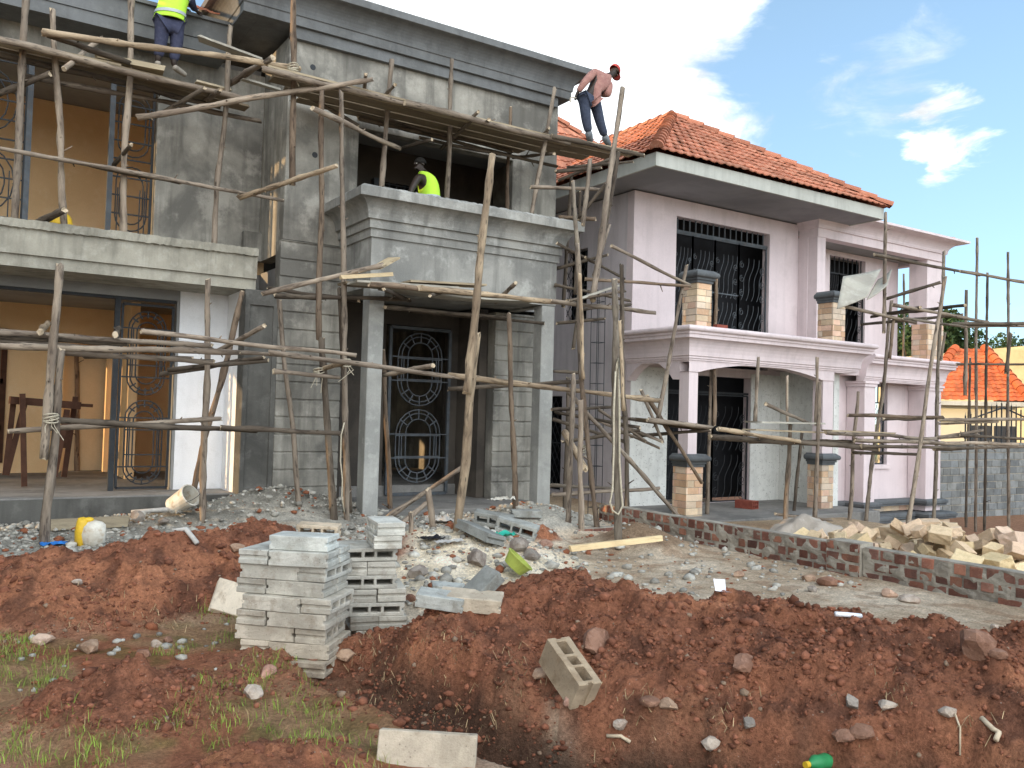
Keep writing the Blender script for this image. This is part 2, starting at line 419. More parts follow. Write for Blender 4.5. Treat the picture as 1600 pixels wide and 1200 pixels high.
scene.view_settings.view_transform = 'Standard'; scene.view_settings.look = 'None'; scene.view_settings.exposure = 0
scene.render.engine = 'CYCLES'
scene.cycles.use_denoising = True
scene.cycles.max_bounces = 6; scene.cycles.diffuse_bounces = 4; scene.cycles.sample_clamp_indirect = 8

# ------------------------------------------------------------------ terrain
def segdist(x, y, pts):
    """distance to a polyline, signed side and interpolated height"""
    best = np.full(np.shape(x), 1e9); side = np.zeros(np.shape(x)); h = np.zeros(np.shape(x))
    for (ax, ay, ah), (bx, by, bh) in zip(pts[:-1], pts[1:]):
        dx, dy = bx-ax, by-ay; L = dx*dx+dy*dy
        t = np.clip(((x-ax)*dx+(y-ay)*dy)/L, 0, 1)
        d = np.hypot(x-(ax+t*dx), y-(ay+t*dy)); c = dx*(y-ay)-dy*(x-ax)
        m = d < best
        best = np.where(m, d, best); side = np.where(m, c, side); h = np.where(m, ah+t*(bh-ah), h)
    return best, side, h
R_MOUND = [(2.15,5.1,.10),(2.6,4.78,.34),(3.05,4.92,.42),(3.5,4.85,.53),(3.68,4.5,.51),(3.82,3.9,.50),(4.2,3.35,.52),(4.45,2.7,.50),(4.75,2.2,.53),(5.3,1.2,.5),(6,0,.4)]
L_MOUND = [(-3.5,7.6,.35),(0.2,7.55,.36),(.74,7.5,.41),(1.2,7.5,.46),(1.71,7.6,.50),(2.22,7.8,.52),(2.6,7.95,.48),(2.95,8.0,.25)]
TRENCH = [(2.0,5.05,.20),(2.12,4.45,.36),(2.27,3.85,.42),(2.62,3.3,.40),(3.05,2.8,.34),(3.6,2.1,.3)]
def bump2(x, y, cx, cy, r, h, sx=1.0, sy=1.0):
    d = np.hypot((x-cx)/sx, (y-cy)/sy)
    return h*(1-sstep(0, r, d))
def zones(x, y):
    x = np.asarray(x, float); y = np.asarray(y, float)
    wx = x+.10*fbm(x, y, 1.6, 3, 3); wy = y+.10*fbm(x, y, 1.6, 3, 9)
    d, s, h = segdist(wx, wy, R_MOUND)
    w = np.where(s < 0, 1.45, .75)
    rm = h*(1-sstep(.0, 1, d/w))
    d2, s2, h2 = segdist(wx, wy, L_MOUND)
    w2 = np.where(s2 < 0, 1.25, 1.0)
    lm = h2*(1-sstep(.0, 1, d2/w2))
    sm = bump2(wx, wy, .82, 4.85, .75, .20, 1.15, .9)+bump2(wx, wy, 1.25, 3.75, .5, .10, 1.3, .7)+bump2(wx, wy, .15, 6.3, .5, .08)
    cem = bump2(wx, wy, 3.75, 11.75, 1.5, .42, 1.35, .62)+bump2(wx, wy, 1.9, 11.6, 1.1, .14, 1.3, .6)+bump2(wx, wy, 6.7, 9.9, 1.4, .30, 1.1, .9)
    lime = bump2(wx, wy, 4.3, 7.8, 1.9, .38, 1, 1)+bump2(wx, wy, 3.35, 6.3, .7, .18)
    heap = bump2(wx, wy, 7.1, 8.0, .75, .28, 1, 1.2)
    red2 = bump2(wx, wy, 6.0, 8.85, .6, .22)
    td, ts, th = segdist(wx, wy, TRENCH)
    tr = th*(1-sstep(.14, .36, td))
    return rm, lm, sm, cem, lime, heap, red2, tr
def T(x, y, detail=True):
    x = np.asarray(x, float); y = np.asarray(y, float)
    rm, lm, sm, cem, lime, heap, red2, tr = zones(x, y)
    z = .05*sstep(6, 12, y)-.22*sstep(7.95, 8.35, x)*sstep(1.0, 3.0, y)-.02*np.clip(x-9, 0, 30)
    z = z-.55*sstep(15.2, 18.0, x)*sstep(7.0, 10.0, y)
    z = z-.35*bump2(x, y, 8.9, 10.8, 1.3, 1.0, .5, 1.6)
    k = np.stack([rm, lm, sm, cem, lime, heap, red2]).max(0)
    z = z+k-tr
    z = z-.45*sstep(12.6, 12.75, y)*sstep(-4, -3.6, x)*(1-sstep(9.1, 9.3, x))
    if detail:
        soil = sstep(.02, .12, np.stack([rm, lm, sm, red2]).max(0))+.6*sstep(.05, .2, tr)
        a = .25+.75*np.clip(soil, 0, 1)
        fine = sstep(.9, 2.2, np.hypot(x, y))
        z = z+a*(.050*fbm(x, y, 2.4, 2, 21)+.030*fbm(x, y, 6.5, 2, 31)+fine*(.020*fbm(x, y, 15, 3, 41)))
        # clods: rounded lumps
        b = np.abs(pn(x*7.5, y*7.5, 51))+.6*np.abs(pn(x*15, y*15, 57))
        z = z+np.clip(soil, 0, 1)*(.060*(b-.35)+.016*fine*fbm(x, y, 27, 2, 45)+.05*sstep(.12, .42, pn(x*4.2, y*4.2, 47))-.05*sstep(.1, .45, pn(x*2.7, y*2.7, 48)))
        z = z+np.clip(sstep(.04, .15, cem+lime), 0, 1)*.02*np.abs(pn(x*13, y*13, 61))
    return z
def Tz(x, y): return float(T(np.array([x]), np.array([y]))[0])
def ground_hit(px, py):
    d = ray(px, py); n = np.arange(1.5, 60, .02)
    xs, ys, zs = EYE.x+d.x*n, EYE.y+d.y*n, EYE.z+d.z*n
    t = T(xs, ys, False)
    i = int(np.argmax(zs < t))
    return Vector((xs[i], ys[i], float(t[i])))

def axis(lo, hi, step, far, g=1.35):
    a = list(np.arange(lo, hi+1e-6, step)); s = step
    p = hi; q = lo; up = []; dn = []
    while p < far: s *= g; p += s; up.append(p)
    s = step
    while q > -far: s *= g; q -= s; dn.append(q)
    return np.array(dn[::-1]+a+up)
gx = axis(-.4, 8.2, .019, 1500); gy = axis(2.0, 9.2, .019, 1500)
XX, YY = np.meshgrid(gx, gy)
ZZ = T(XX, YY)
farw = sstep(60, 140, np.hypot(XX, YY)); ZZ = ZZ*(1-farw)-3.0*farw
nx, ny = len(gx), len(gy)
V = np.stack([XX, YY, ZZ], -1).reshape(-1, 3)
I = np.arange(nx*ny).reshape(ny, nx)
F = np.stack([I[:-1, :-1], I[:-1, 1:], I[1:, 1:], I[1:, :-1]], -1).reshape(-1, 4)
me = bpy.data.meshes.new('ground')
me.vertices.add(len(V)); me.vertices.foreach_set('co', V.ravel())
me.loops.add(len(F)*4); me.loops.foreach_set('vertex_index', F.ravel())
me.polygons.add(len(F)); me.polygons.foreach_set('loop_start', np.arange(0, len(F)*4, 4)); me.polygons.foreach_set('loop_total', np.full(len(F), 4))
me.update(); me.validate()
me.polygons.foreach_set('use_smooth', [True]*len(F))
# base colour of each kind of ground
rm, lm, sm, cem, lime, heap, red2, tr = [a.ravel() for a in zones(XX, YY)]
x, y = V[:, 0], V[:, 1]
def C(c): return np.array(srgb(*c))
n1 = fbm(x, y, .9, 4, 71); n2 = fbm(x, y, 3.5, 3, 81); n3 = fbm(x, y, 11, 2, 91)
col = np.tile(C((150, 136, 118)), (len(V), 1))
def over(c, w):
    global col
    w = np.clip(w, 0, 1)[:, None]; col = col*(1-w)+C(c)*w
over((176, 166, 150), sstep(-.1, .4, n1)*.8)
over((122, 98, 78), sstep(.05, .35, n2)*.5)
# turf and trodden earth near the path
tur = sstep(7.0, 6.2, y+.35*n2)*sstep(2.6, 1.9, x+.25*n1+(y-4.5)*-.15)
over((124, 96, 70), tur*.9); over((122, 78, 58), tur*sstep(-.25, .1, n1)*.9); over((78, 80, 42), tur*sstep(0, .3, n2)*.5)
over((150, 118, 96), sstep(5.2, 4.4, y)*sstep(.5, .2, x)*.6)
# grey cement spoil beside the grey house
g = sstep(9.2, 10.4, y+.5*n1)*sstep(9.4, 8.8, x)
over((128, 127, 121), g); over((96, 96, 92), g*sstep(.0, .35, n2)*.7); over((158, 157, 150), g*sstep(.05, .4, n3)*.45)
over((148, 146, 138), sstep(.03, .12, cem))
over((186, 176, 156), sstep(.02, .12, lime)*.95); over((206, 200, 186), sstep(.05, .2, lime)*sstep(0, .4, n2)*.7); over((170, 132, 104), sstep(.05, .2, lime)*sstep(.15, .45, n1)*.8)
over((112, 94, 76), sstep(.03, .12, heap)*.9)
# red earth
red = np.maximum.reduce([sstep(.015, .10, rm+.03*n2), sstep(.015, .10, lm+.03*n2), sstep(.03, .09, sm+.03*n2), sstep(.03, .1, red2)])
over((116, 73, 55), red)
over((142, 92, 68), red*sstep(.0, .45, n1+.4*n2)*.75)
over((72, 46, 37), red*sstep(.05, .4, -n2+.3*n3)*.7)
over((116, 84, 66), sstep(.25, .05, rm)*sstep(.02, .06, rm)*sstep(-.1, .3, n1)*.8)
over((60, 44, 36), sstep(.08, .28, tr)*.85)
over((166, 142, 122), sstep(.35, .42, rm)*sstep(2.9, 2.6, x)*.5)
# pale soil of the plot next door
nx2 = sstep(8.05, 8.5, x)
over((150, 134, 112), nx2*.8); over((120, 96, 74), nx2*sstep(0, .3, n1)*.6)
over((104, 70, 52), sstep(14, 17, x)*sstep(5.5, 7.5, y)*.8)
ff = sstep(40, 120, np.hypot(x, y)); over((110, 112, 80), ff)
col = col*1.85; col[:, 1] *= 1+.12*np.clip(red, 0, 1); col[:, 2] *= 1+.14*np.clip(red, 0, 1)
ca = me.color_attributes.new('tint', 'FLOAT_COLOR', 'POINT')
ca.data.foreach_set('color', np.concatenate([col, np.ones((len(V), 1))], 1).ravel())
def ground_mat():
    t = NT('earth'); co = t.coords(rnd=False)
    a = t.n('ShaderNodeVertexColor', layer_name='tint'); c = a.outputs[0]
    f1 = t.noise(co, 9, 6, .7); f2 = t.noise(co, 45, 5, .75); f3 = t.noise(co, 150, 3, .7)
    c = t.mix(.8, c, t.mix(t.ramp(f1, .3, .7), (.72, .70, .68), (1.22, 1.2, 1.18)), 'MULTIPLY')
    c = t.mix(.9, c, t.mix(t.ramp(f2, .3, .72), (.62, .60, .58), (1.32, 1.3, 1.28)), 'MULTIPLY')
    v = t.n('ShaderNodeTexVoronoi'); v.inputs['Scale'].default_value = 38; t.l(co, v.inputs['Vector'])
    sp = t.mul(t.ramp(v.outputs['Distance'], .16, .09), t.ramp(f1, .5, .62))
    c = t.mix(t.mul(sp, .55), c, (.50, .44, .38))
    t.l(c, t.b.inputs['Base Color']); t.b.inputs['Roughness'].default_value = .95; t.b.inputs['Specular IOR Level'].default_value = .15
    h = t.n('ShaderNodeMath', operation='ADD'); t.l(f2, h.inputs[0]); t.l(t.mul(f3, .5), h.inputs[1])
    bp = t.n('ShaderNodeBump'); bp.inputs['Strength'].default_value = 1.0; bp.inputs['Distance'].default_value = .03
    t.l(h.outputs[0], bp.inputs['Height']); t.l(bp.outputs[0], t.b.inputs['Normal'])
    return t.mat
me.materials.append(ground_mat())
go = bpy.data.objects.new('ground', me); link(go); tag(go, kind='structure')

# ------------------------------------------------------------------ loose stuff on the ground
def ico(sub):
    bm = bmesh.new(); bmesh.ops.create_icosphere(bm, subdivisions=sub, radius=1)
    v = np.array([p.co[:] for p in bm.verts]); bm.verts.index_update()
    f = np.array([[q.index for q in p.verts] for p in bm.faces]); bm.free()
    return v, f
ICO1 = ico(1); ICO2 = ico(2)
def lumps(name, P, S, cols, mat, kind='stuff', seed=3, ic=ICO1, flatten=.75, rough=.28):
    rs = np.random.RandomState(seed); bv, bf = ic; n = len(P); k = len(bv)
    d = np.repeat(bv[None], n, 0)*(1+rough*(rs.rand(n, k, 1)-.5)*2)
    d = d*(1+.5*(rs.rand(n, 1, 3)-.5)); d[:, :, 2] *= flatten
    a = rs.rand(n)*6.28; ca, sa = np.cos(a), np.sin(a)
    X = d[:, :, 0]*ca[:, None]-d[:, :, 1]*sa[:, None]; Y = d[:, :, 0]*sa[:, None]+d[:, :, 1]*ca[:, None]
    W = np.stack([X, Y, d[:, :, 2]], -1)*np.asarray(S)[:, None, None]+np.asarray(P)[:, None]
    Fc = bf[None]+(np.arange(n)*k)[:, None, None]
    W = W.reshape(-1, 3); Fc = Fc.reshape(-1, 3)
    m = bpy.data.meshes.new(name)
    m.vertices.add(len(W)); m.vertices.foreach_set('co', W.ravel())
    m.loops.add(len(Fc)*3); m.loops.foreach_set('vertex_index', Fc.ravel())
    m.polygons.add(len(Fc)); m.polygons.foreach_set('loop_start', np.arange(0, len(Fc)*3, 3)); m.polygons.foreach_set('loop_total', np.full(len(Fc), 3))
    m.update(); m.materials.append(mat)
    c = np.repeat(np.asarray(cols)[:, None], k, 1).reshape(-1, 3)
    at_ = m.color_attributes.new('tint', 'FLOAT_COLOR', 'POINT'); at_.data.foreach_set('color', np.concatenate([c, np.ones((len(c), 1))], 1).ravel())
    o = bpy.data.objects.new(name, m); link(o); return o
G['clod'] = M('soil clod', (1, 1, 1), (.75, .72, .70), s1=14, s2=40, bscale=120, bump=.8, attr=True)
def scatter(n, x0, x1, y0, y1, wfun, seed):
    rs = np.random.RandomState(seed); xs = x0+(x1-x0)*rs.rand(n*6); ys = y0+(y1-y0)*rs.rand(n*6)
    keep = rs.rand(n*6) < wfun(xs, ys)
    return xs[keep][:n], ys[keep][:n], rs
def wred(x, y):
    rm, lm, sm, cem, lime, heap, red2, tr = zones(x, y)
    return np.clip(sstep(.01, .06, np.stack([rm, lm, sm, red2]).max(0))*(.35+.65*sstep(-.2, .3, fbm(x, y, 1.3, 2, 101)))*sstep(11, 4, np.hypot(x, y)), 0, 1)
xs, ys, rs = scatter(17000, -.3, 6.2, 1.6, 8.9, wred, 4)
S = np.clip(rs.gamma(1.0, .0050, len(xs))+.0035, .003, .036)
cc = np.array([C((118, 75, 57))*(1.6, 1.65, 1.65)]*len(xs))*(.5+.7*rs.rand(len(xs), 1)); cc[rs.rand(len(xs)) < .03] = C((150, 128, 108))
o = lumps('soil_clods', np.stack([xs, ys, T(xs, ys)+S*.15], -1), S, cc, G['clod'], rough=.42); tag(o, 'crumbled red earth clods strewn over the mounds', 'soil', kind='stuff')
def wgrey(x, y):
    rm, lm, sm, cem, lime, heap, red2, tr = zones(x, y)
    return np.clip((sstep(9.0, 10, y)*sstep(9.2, 8.6, x)*.8+sstep(.03, .15, lime)*.6+.15)*sstep(.05, .0, rm+lm), 0, 1)
xs, ys, rs = scatter(7000, -.3, 8.7, 5.2, 12.3, wgrey, 8)
S = np.clip(rs.gamma(1.4, .010, len(xs))+.007, .006, .075)
cc = 1.6*np.array([C((150, 148, 140))]*len(xs))*(.5+.75*rs.rand(len(xs), 1)); cc[rs.rand(len(xs)) < .12] = C((150, 96, 70))
o = lumps('rubble', np.stack([xs, ys, T(xs, ys)+S*.25], -1), S, cc, G['clod'], seed=9, flatten=.6); tag(o, 'grey crumbs of mortar and broken block on the ground', 'rubble', kind='stuff')

# grass and dry roots: thin bent blades
def blades(name, xs, ys, rs, hmin, hmax, w, cols, mat, lean=.6, down=False):
    n = len(xs); z = T(xs, ys); h = hmin+(hmax-hmin)*rs.rand(n)**1.6; a = rs.rand(n)*6.28; ln = lean*(.3+rs.rand(n)); b = rs.rand(n)*6.28
    dx, dy = np.cos(a), np.sin(a); sx, sy = np.cos(b)*w/2, np.sin(b)*w/2
    P = np.zeros((n, 5, 3))
    for i, t in enumerate((0, .55)):
        ox = dx*ln*h*t*t; oy = dy*ln*h*t*t; oz = h*t*(1-.25*t) if not down else h*t*.7
        ww = 1-.4*t
        P[:, i*2] = np.stack([xs+ox-sx*ww, ys+oy-sy*ww, z+oz], -1); P[:, i*2+1] = np.stack([xs+ox+sx*ww, ys+oy+sy*ww, z+oz], -1)
    P[:, 4] = np.stack([xs+dx*ln*h, ys+dy*ln*h, z+(h*(1-.35*ln) if not down else h*.12)], -1)
    base = np.arange(n)*5
    f4 = np.stack([base, base+1, base+3, base+2], -1); f3 = np.stack([base+2, base+3, base+4], -1)
    m = bpy.data.meshes.new(name); m.vertices.add(n*5); m.vertices.foreach_set('co', P.ravel())
    L = np.concatenate([f4.ravel(), f3.ravel()]); m.loops.add(len(L)); m.loops.foreach_set('vertex_index', L)
    m.polygons.add(2*n); m.polygons.foreach_set('loop_start', np.concatenate([np.arange(0, 4*n, 4), 4*n+np.arange(0, 3*n, 3)])); m.polygons.foreach_set('loop_total', np.concatenate([np.full(n, 4), np.full(n, 3)]))
    m.update(); m.materials.append(mat)
    c = np.repeat(cols[:, None], 5, 1).reshape(-1, 3); at_ = m.color_attributes.new('tint', 'FLOAT_COLOR', 'POINT'); at_.data.foreach_set('color', np.concatenate([c, np.ones((len(c), 1))], 1).ravel())
    o = bpy.data.objects.new(name, m); link(o); return o
G['blade'] = M('grass blade', (1, 1, 1), (.8, .8, .75), s1=9, bump=0, rough=.7, attr=True)
def patch(px, py, r): 
    p = ground_hit(px, py); return (p.x, p.y, r)
GR = [patch(20, 1040, .40), patch(75, 1070, .22), patch(60, 1170, .26), patch(150, 1185, .2), patch(330, 1090, .22), patch(420, 1075, .30), patch(470, 1120, .30), patch(520, 1160, .26), patch(560, 1180, .2), patch(350, 960, .22), patch(372, 1000, .22), patch(430, 1035, .25), patch(480, 1030, .2), patch(280, 1020, .2), patch(300, 1140, .22), patch(400, 1150, .25), patch(20, 1190, .25), patch(230, 1130, .12), patch(0, 1000, .3)]
def wgrass(x, y):
    w = 0
    for i, (cx, cy, r) in enumerate(GR): w = np.maximum(w, (1-sstep(r*.3, r*1.15, np.hypot(x-cx, y-cy)))*(1.0 if i in (0, 1, 2, 18) else .62))
    return np.clip(w*sstep(-.35, .25, fbm(x, y, 5, 2, 111)), 0, 1)
xs, ys, rs = scatter(10000, -.4, 2.6, 2.6, 7.0, wgrass, 12)
cc = 1.75*np.array([C((106, 126, 52))]*len(xs))*(.55+.8*rs.rand(len(xs), 1)); dry = rs.rand(len(xs)) < .33; cc[dry] = (np.array([C((160, 142, 100))]*len(xs))*(.6+.6*rs.rand(len(xs), 1)))[dry]
o = blades('grass', xs, ys, rs, .025, .085, .0035, cc, G['blade']); tag(o, 'short patchy grass growing beside the earth mounds', 'grass', kind='stuff')
ST = [patch(660, 1075, .30), patch(740, 1070, .30), patch(820, 1090, .30), patch(900, 1110, .25), patch(620, 1060, .25), patch(980, 1120, .22), patch(560, 1050, .25), patch(700, 1110, .25), patch(1150, 1105, .18), patch(1390, 1110, .25), patch(1480, 1170, .25), patch(1350, 1150, .2), patch(760, 1120, .25), patch(850, 1140, .25), patch(470, 1010, .2), patch(120, 960, .25), patch(260, 960, .3)]
def wstraw(x, y):
    w = 0
    for cx, cy, r in ST: w = np.maximum(w, 1-sstep(r*.2, r*1.2, np.hypot(x-cx, y-cy)))
    return np.clip(w*sstep(-.25, .35, fbm(x, y, 4, 2, 121)), 0, 1)
xs, ys, rs = scatter(4200, -.3, 5, 2.0, 7.6, wstraw, 14)
cc = 1.3*np.array([C((170, 146, 112))]*len(xs))*(.45+.75*rs.rand(len(xs), 1))
o = blades('dry_roots', xs, ys, rs, .04, .17, .0042, cc, G['blade'], lean=.8, down=True); tag(o, 'dry roots and straw hanging out of the dug earth', 'roots', kind='stuff')
# ------------------------------------------------------------------ shared builders
def tile_plane(mb, A, B, Cc, Dd, tw=.21, rl=.33, seed=1, amp=.022, lip=.038):
    """clay tiles over the slope A-B (eave, left to right) up to D-C; interlocking S profile, one tint per tile"""
    A, B, Cc, Dd = [Vector(p) for p in (A, B, Cc, Dd)]
    e = (B-A).normalized(); up = ((Dd+Cc)/2-(A+B)/2); up = (up-e*up.dot(e)); sl = up.length; up.normalize(); nrm = e.cross(up)
    if nrm.z < 0: nrm = -nrm
    rows = max(2, int(round(sl/rl))); n = max(4, int((B-A).length/tw*6)); rs = np.random.RandomState(seed)
    tint = {}
    def wave(u):
        f = (u/tw) % 1.0
        return amp*math.sin(math.pi*min(1, f/.62)) if f < .62 else amp*.12*math.sin(math.pi*(f-.62)/.38)
    def pos(k, i, h):
        t = min(1, k); L = A.lerp(Dd, t); R = B.lerp(Cc, t); p = L.lerp(R, i/n); u = (p-A).dot(e)
        return p+nrm*(wave(u)+h), u
    for r in range(rows):
        t0 = r/rows; t1 = min(1, (r+1.12)/rows)
        lines = []
        for (t, h) in ((t0, lip-.022), (t0, lip), ((t0+t1)/2, lip*.55), (t1, .004)):
            base = len(mb.v)
            for i in range(n+1):
                p, u = pos(t, i, h)
                j = tint.setdefault((r, int(u/tw)), (rs.rand(), rs.rand()))
                mb.v.append(tuple(p+nrm*(j[0]-.5)*.012))
            lines.append(base)
        for k in range(3):
            for i in range(n):
                u = pos(t0, i+.5, 0)[1]; j = tint.setdefault((r, int(u/tw)), (rs.rand(), rs.rand()))
                c = .72+.5*j[1]
                mb.f.append((lines[k]+i, lines[k]+i+1, lines[k+1]+i+1, lines[k+1]+i)); mb.m.append(0); mb.c.append((c, c*(.92+.16*j[0]), c*(.9+.2*j[0])))
def ridge_caps(mb, P, Q, r=.12, L=.36, seed=2):
    P = Vector(P); Q = Vector(Q); d = (Q-P); n = max(1, int(d.length/L)); d.normalize(); s = d.cross(Vector((0, 0, 1))).normalized(); u = s.cross(d)
    rs = np.random.RandomState(seed)
    for k in range(n):
        a = P+d*(k*(Q-P).length/n); b = P+d*((k+1.12)*(Q-P).length/n); c = .75+.45*rs.rand()
        base = len(mb.v)
        for (p, rr, lift) in ((a, r*1.12, .02), (b, r*.92, 0)):
            for i in range(9):
                an = math.pi*i/8; mb.v.append(tuple(p+s*math.cos(an)*rr+u*(math.sin(an)*rr+lift-.03)))
        for i in range(8):
            mb.f.append((base+i, base+i+1, base+10+i, base+9+i)); mb.m.append(0); mb.c.append((c, c*.97, c*.95))
        mb.f.append(tuple(base+i for i in range(9))); mb.m.append(0); mb.c.append((c*.5,)*3)
def arc(c, r, a0, a1, n, ax, ay):
    return [Vector(c)+ax*(r*math.cos(math.radians(a0+(a1-a0)*i/n)))+ay*(r*math.sin(math.radians(a0+(a1-a0)*i/n))) for i in range(n+1)]
AX, AZ, AY = Vector((1, 0, 0)), Vector((0, 0, 1)), Vector((0, 1, 0))
def racetrack(cx, cz, w, h, y, n=10):
    """closed loop with round ends, in the plane y"""
    r = w/2; hh = max(0, h/2-r)
    p = arc((cx, y, cz+hh), r, 0, 180, n, AX, AZ)+arc((cx, y, cz-hh), r, 180, 360, n, AX, AZ); p.append(p[0]); return p
def gate_leaf(mb, x0, x1, z0, z1, y, groups, w=.035):
    """welded grille leaf: frame, double rounded loops with spokes and cross bars"""
    for a, b in (((x0, y, z0), (x0, y, z1)), ((x1, y, z0), (x1, y, z1)), ((x0, y, z1), (x1, y, z1)), ((x0, y, z0), (x1, y, z0))): mb.bar(a, b, w)
    cx = (x0+x1)/2
    for (zc, h) in groups:
        W = (x1-x0)*.74
        for k in (1.0, .84): mb.tube(racetrack(cx, zc, W*k, h*(1 if k == 1 else .9), y), .011, 6, caps=False)
        mb.tube(racetrack(cx, zc, W*.56, h*.74, y), .011, 6, caps=False)
        r = W/2; hh = h/2-r
        for sgn in (1, -1):
            for a in (35, 62, 90, 118, 145):
                dx = math.cos(math.radians(a)); dz = math.sin(math.radians(a))*sgn
                mb.bar((cx+dx*r*.62, y, zc+sgn*hh+dz*r*.62), (cx+dx*r, y, zc+sgn*hh+dz*r), .02)
            mb.bar((x0, y, zc+sgn*hh), (x1, y, zc+sgn*hh), .02)
        for dz in (-.18, .18): mb.bar((cx-W/2, y, zc+dz), (cx+W/2, y, zc+dz), .018)
        for dx in (-.37, -.28, .28, .37): mb.bar((cx+dx*W, y, zc-hh), (cx+dx*W, y, zc+hh), .016)

# ------------------------------------------------------------------ grey house (under construction)
house = thing('grey_house', 'unfinished two storey house in raw grey cement render with a balcony on square columns', 'house', (4.2, 12.4, 0))
def P_(name, mb, mat, label=None, parent=None, **k): return part(name, mb, mat, parent or house, label, **k)
YF = 12.4                                # front wall plane
# ground floor walls
mb = MB()
def groove(x, y, z): return not (y < YF and (z-.94) % .258 > .228)
zz = [0]
k = -3
while .94+.258*k < 4.05:
    for q in (.94+.258*k+.228, .94+.258*(k+1)):
        if 0 < q < 4.05: zz.append(q)
    k += 1
zz = sorted(set([round(q, 4) for q in zz]+[4.05]))
mb.vox([3.87, 4.86], [YF-.022, YF, YF+.22], zz, groove)
P_('wall', mb, G['cement'], 'left cement wall with horizontal grooves cut like stone courses', bevel=.006)
mb = MB(); mb.vox([7.6, 8.8], [YF-.022, YF, YF+.22], [q for q in zz if q < 3.3]+[3.3], groove)
P_('wall', mb, G['cement'], 'right cement wall with horizontal grooves cut like stone courses', bevel=.006)
mb = MB()
mb.vox([3.39, 3.46, 3.80, 3.87], [YF-.012, YF+.02, YF+.3], [0, .42, 3.05, 3.27], lambda x, y, z: not (y < YF+.02 and 3.46 < x < 3.80 and .42 < z < 3.05))
P_('pilaster', mb, G['cement_dark'], 'smooth dark pilaster with a sunk panel', bevel=.006)
mb = MB()
mb.box(2.70, 13.37, 0, 3.5, 13.57, 3.27)
P_('wall', mb, G['white'], 'wall bay in white undercoat')
mb = MB(); mb.box(3.392, YF+.31, 0, 3.60, 13.36, 3.268); P_('wall', mb, G['white'], 'short return wall in white undercoat')
mb = MB(); mb.wall(-3.0, 2.695, 13.37, 13.57, .0, 3.27, [(.3-3, 2.66, .31, 3.12)]); P_('wall', mb, G['soffit'])
# upper storey
mb = MB()
mb.wall(3.9, 8.8, YF, YF+.22, 4.06, 7.10, [(5.03, 7.87, 4.06, 5.95)])
P_('wall', mb, G['cement'], 'upper storey front wall in patchy grey cement render', bevel=.006)
mb = MB(); mb.box(8.58, YF+.225, 3.3, 8.8, 20, 7.10); mb.box(8.58, YF+.23, 0, 8.79, 20, 3.3)
P_('wall', mb, G['cement'])
mb = MB(); mb.box(3.9, YF+.225, 3.87, 4.1, 13.6, 7.1); P_('wall', mb, G['cement'])
mb = MB(); mb.vox([2.32, 3.9], [13.6, 13.8], [3.86, 6.85], lambda x, y, z: True)
P_('wall', mb, G['cement'], 'set back upper wall in patchy grey cement render', bevel=.006)
mb = MB(); mb.box(3.62, 13.46, 3.868, 3.898, 13.6, 4.32); P_('wall', mb, G['cement'])
mb = MB(); mb.wall(-3.2, 2.30, 13.6, 13.8, 3.86, 6.85, [(-1.2, 2.32, 3.8, 6.45)]); P_('wall', mb, G['cement'])
# pipe holes as flat dark discs, the shade inside them painted on
mb = MB()
for (px, py) in ((492, 242), (489, 105)):
    p = at(px, py, YF-.003); mb.poly([(p.x+.045*math.cos(a*.628), YF-.003, p.z+.045*math.sin(a*.628)) for a in range(10)])
P_('pipe_hole_shade', mb, G['iron'])
# top cornice
mb = MB()
cove = [(.02, 7.36)]+[(.02+.22*(1-math.cos(a*math.pi/16)), 7.36+.26*math.sin(a*math.pi/16)) for a in range(1, 9)]
prof = [(-.25, 7.215), (0, 7.215), (0, 7.352)]+cove+[(.29, 7.63), (.29, 7.74), (.05, 7.80), (-.25, 7.80)]
mb.sweep(prof, [(3.17, 16), (3.17, 12.26), (8.98, 12.26), (8.98, 20.2)])
mb.box(3.42, 12.51, 7.218, 8.73, 20, 7.26); mb.box(3.42, 12.511, 7.7, 8.73, 20, 7.79)
P_('cornice', mb, G['cornice'], 'long grey cornice that flares out under the roof edge', bevel=.004)
mb = MB(); mb.sweep([(-.06, 7.045), (.085, 7.045), (.085, 7.212), (-.06, 7.212)], [(3.9, YF), (8.73, YF)])
P_('cornice', mb, G['cornice'], 'lower flat band of the cornice')
# setback eave to the left
mb = MB()
mb.sweep([(-.15, 6.79), (-.02, 6.79), (-.02, 6.965), (-.15, 6.965)], [(-4, 13.0), (3.16, 13.0)])
mb.sweep([(-.3, 6.969), (.0, 6.969), (.0, 7.25), (.05, 7.25), (.05, 7.30), (-.3, 7.30)], [(-4, 13.0), (3.16, 13.0)])
mb.box(-4, 13.16, 6.80, 3.16, 13.8, 6.85)
P_('eave', mb, G['cornice'])
mb = MB(); tile_plane(mb, (-4.2, 12.93, 7.33), (3.0, 12.93, 7.33), (2.6, 16.5, 9.0), (-1.0, 16.5, 9.0), seed=5)
roof = P_('roof', mb, G['tile'], 'small red tiled roof behind the eave')
# ledge over the veranda
mb = MB()
mb.sweep([(-1.2, 3.268), (-.07, 3.268), (-.07, 3.425), (-.03, 3.425), (-.025, 3.745), (.02, 3.75), (.03, 3.855), (-.15, 3.87), (-1.2, 3.865)], [(-4, 12.35), (3.535, 12.35)], seg=.035, jit=.007, jz=3.74)
P_('ledge', mb, G['ledge'], 'projecting concrete ledge with a ragged top lip')
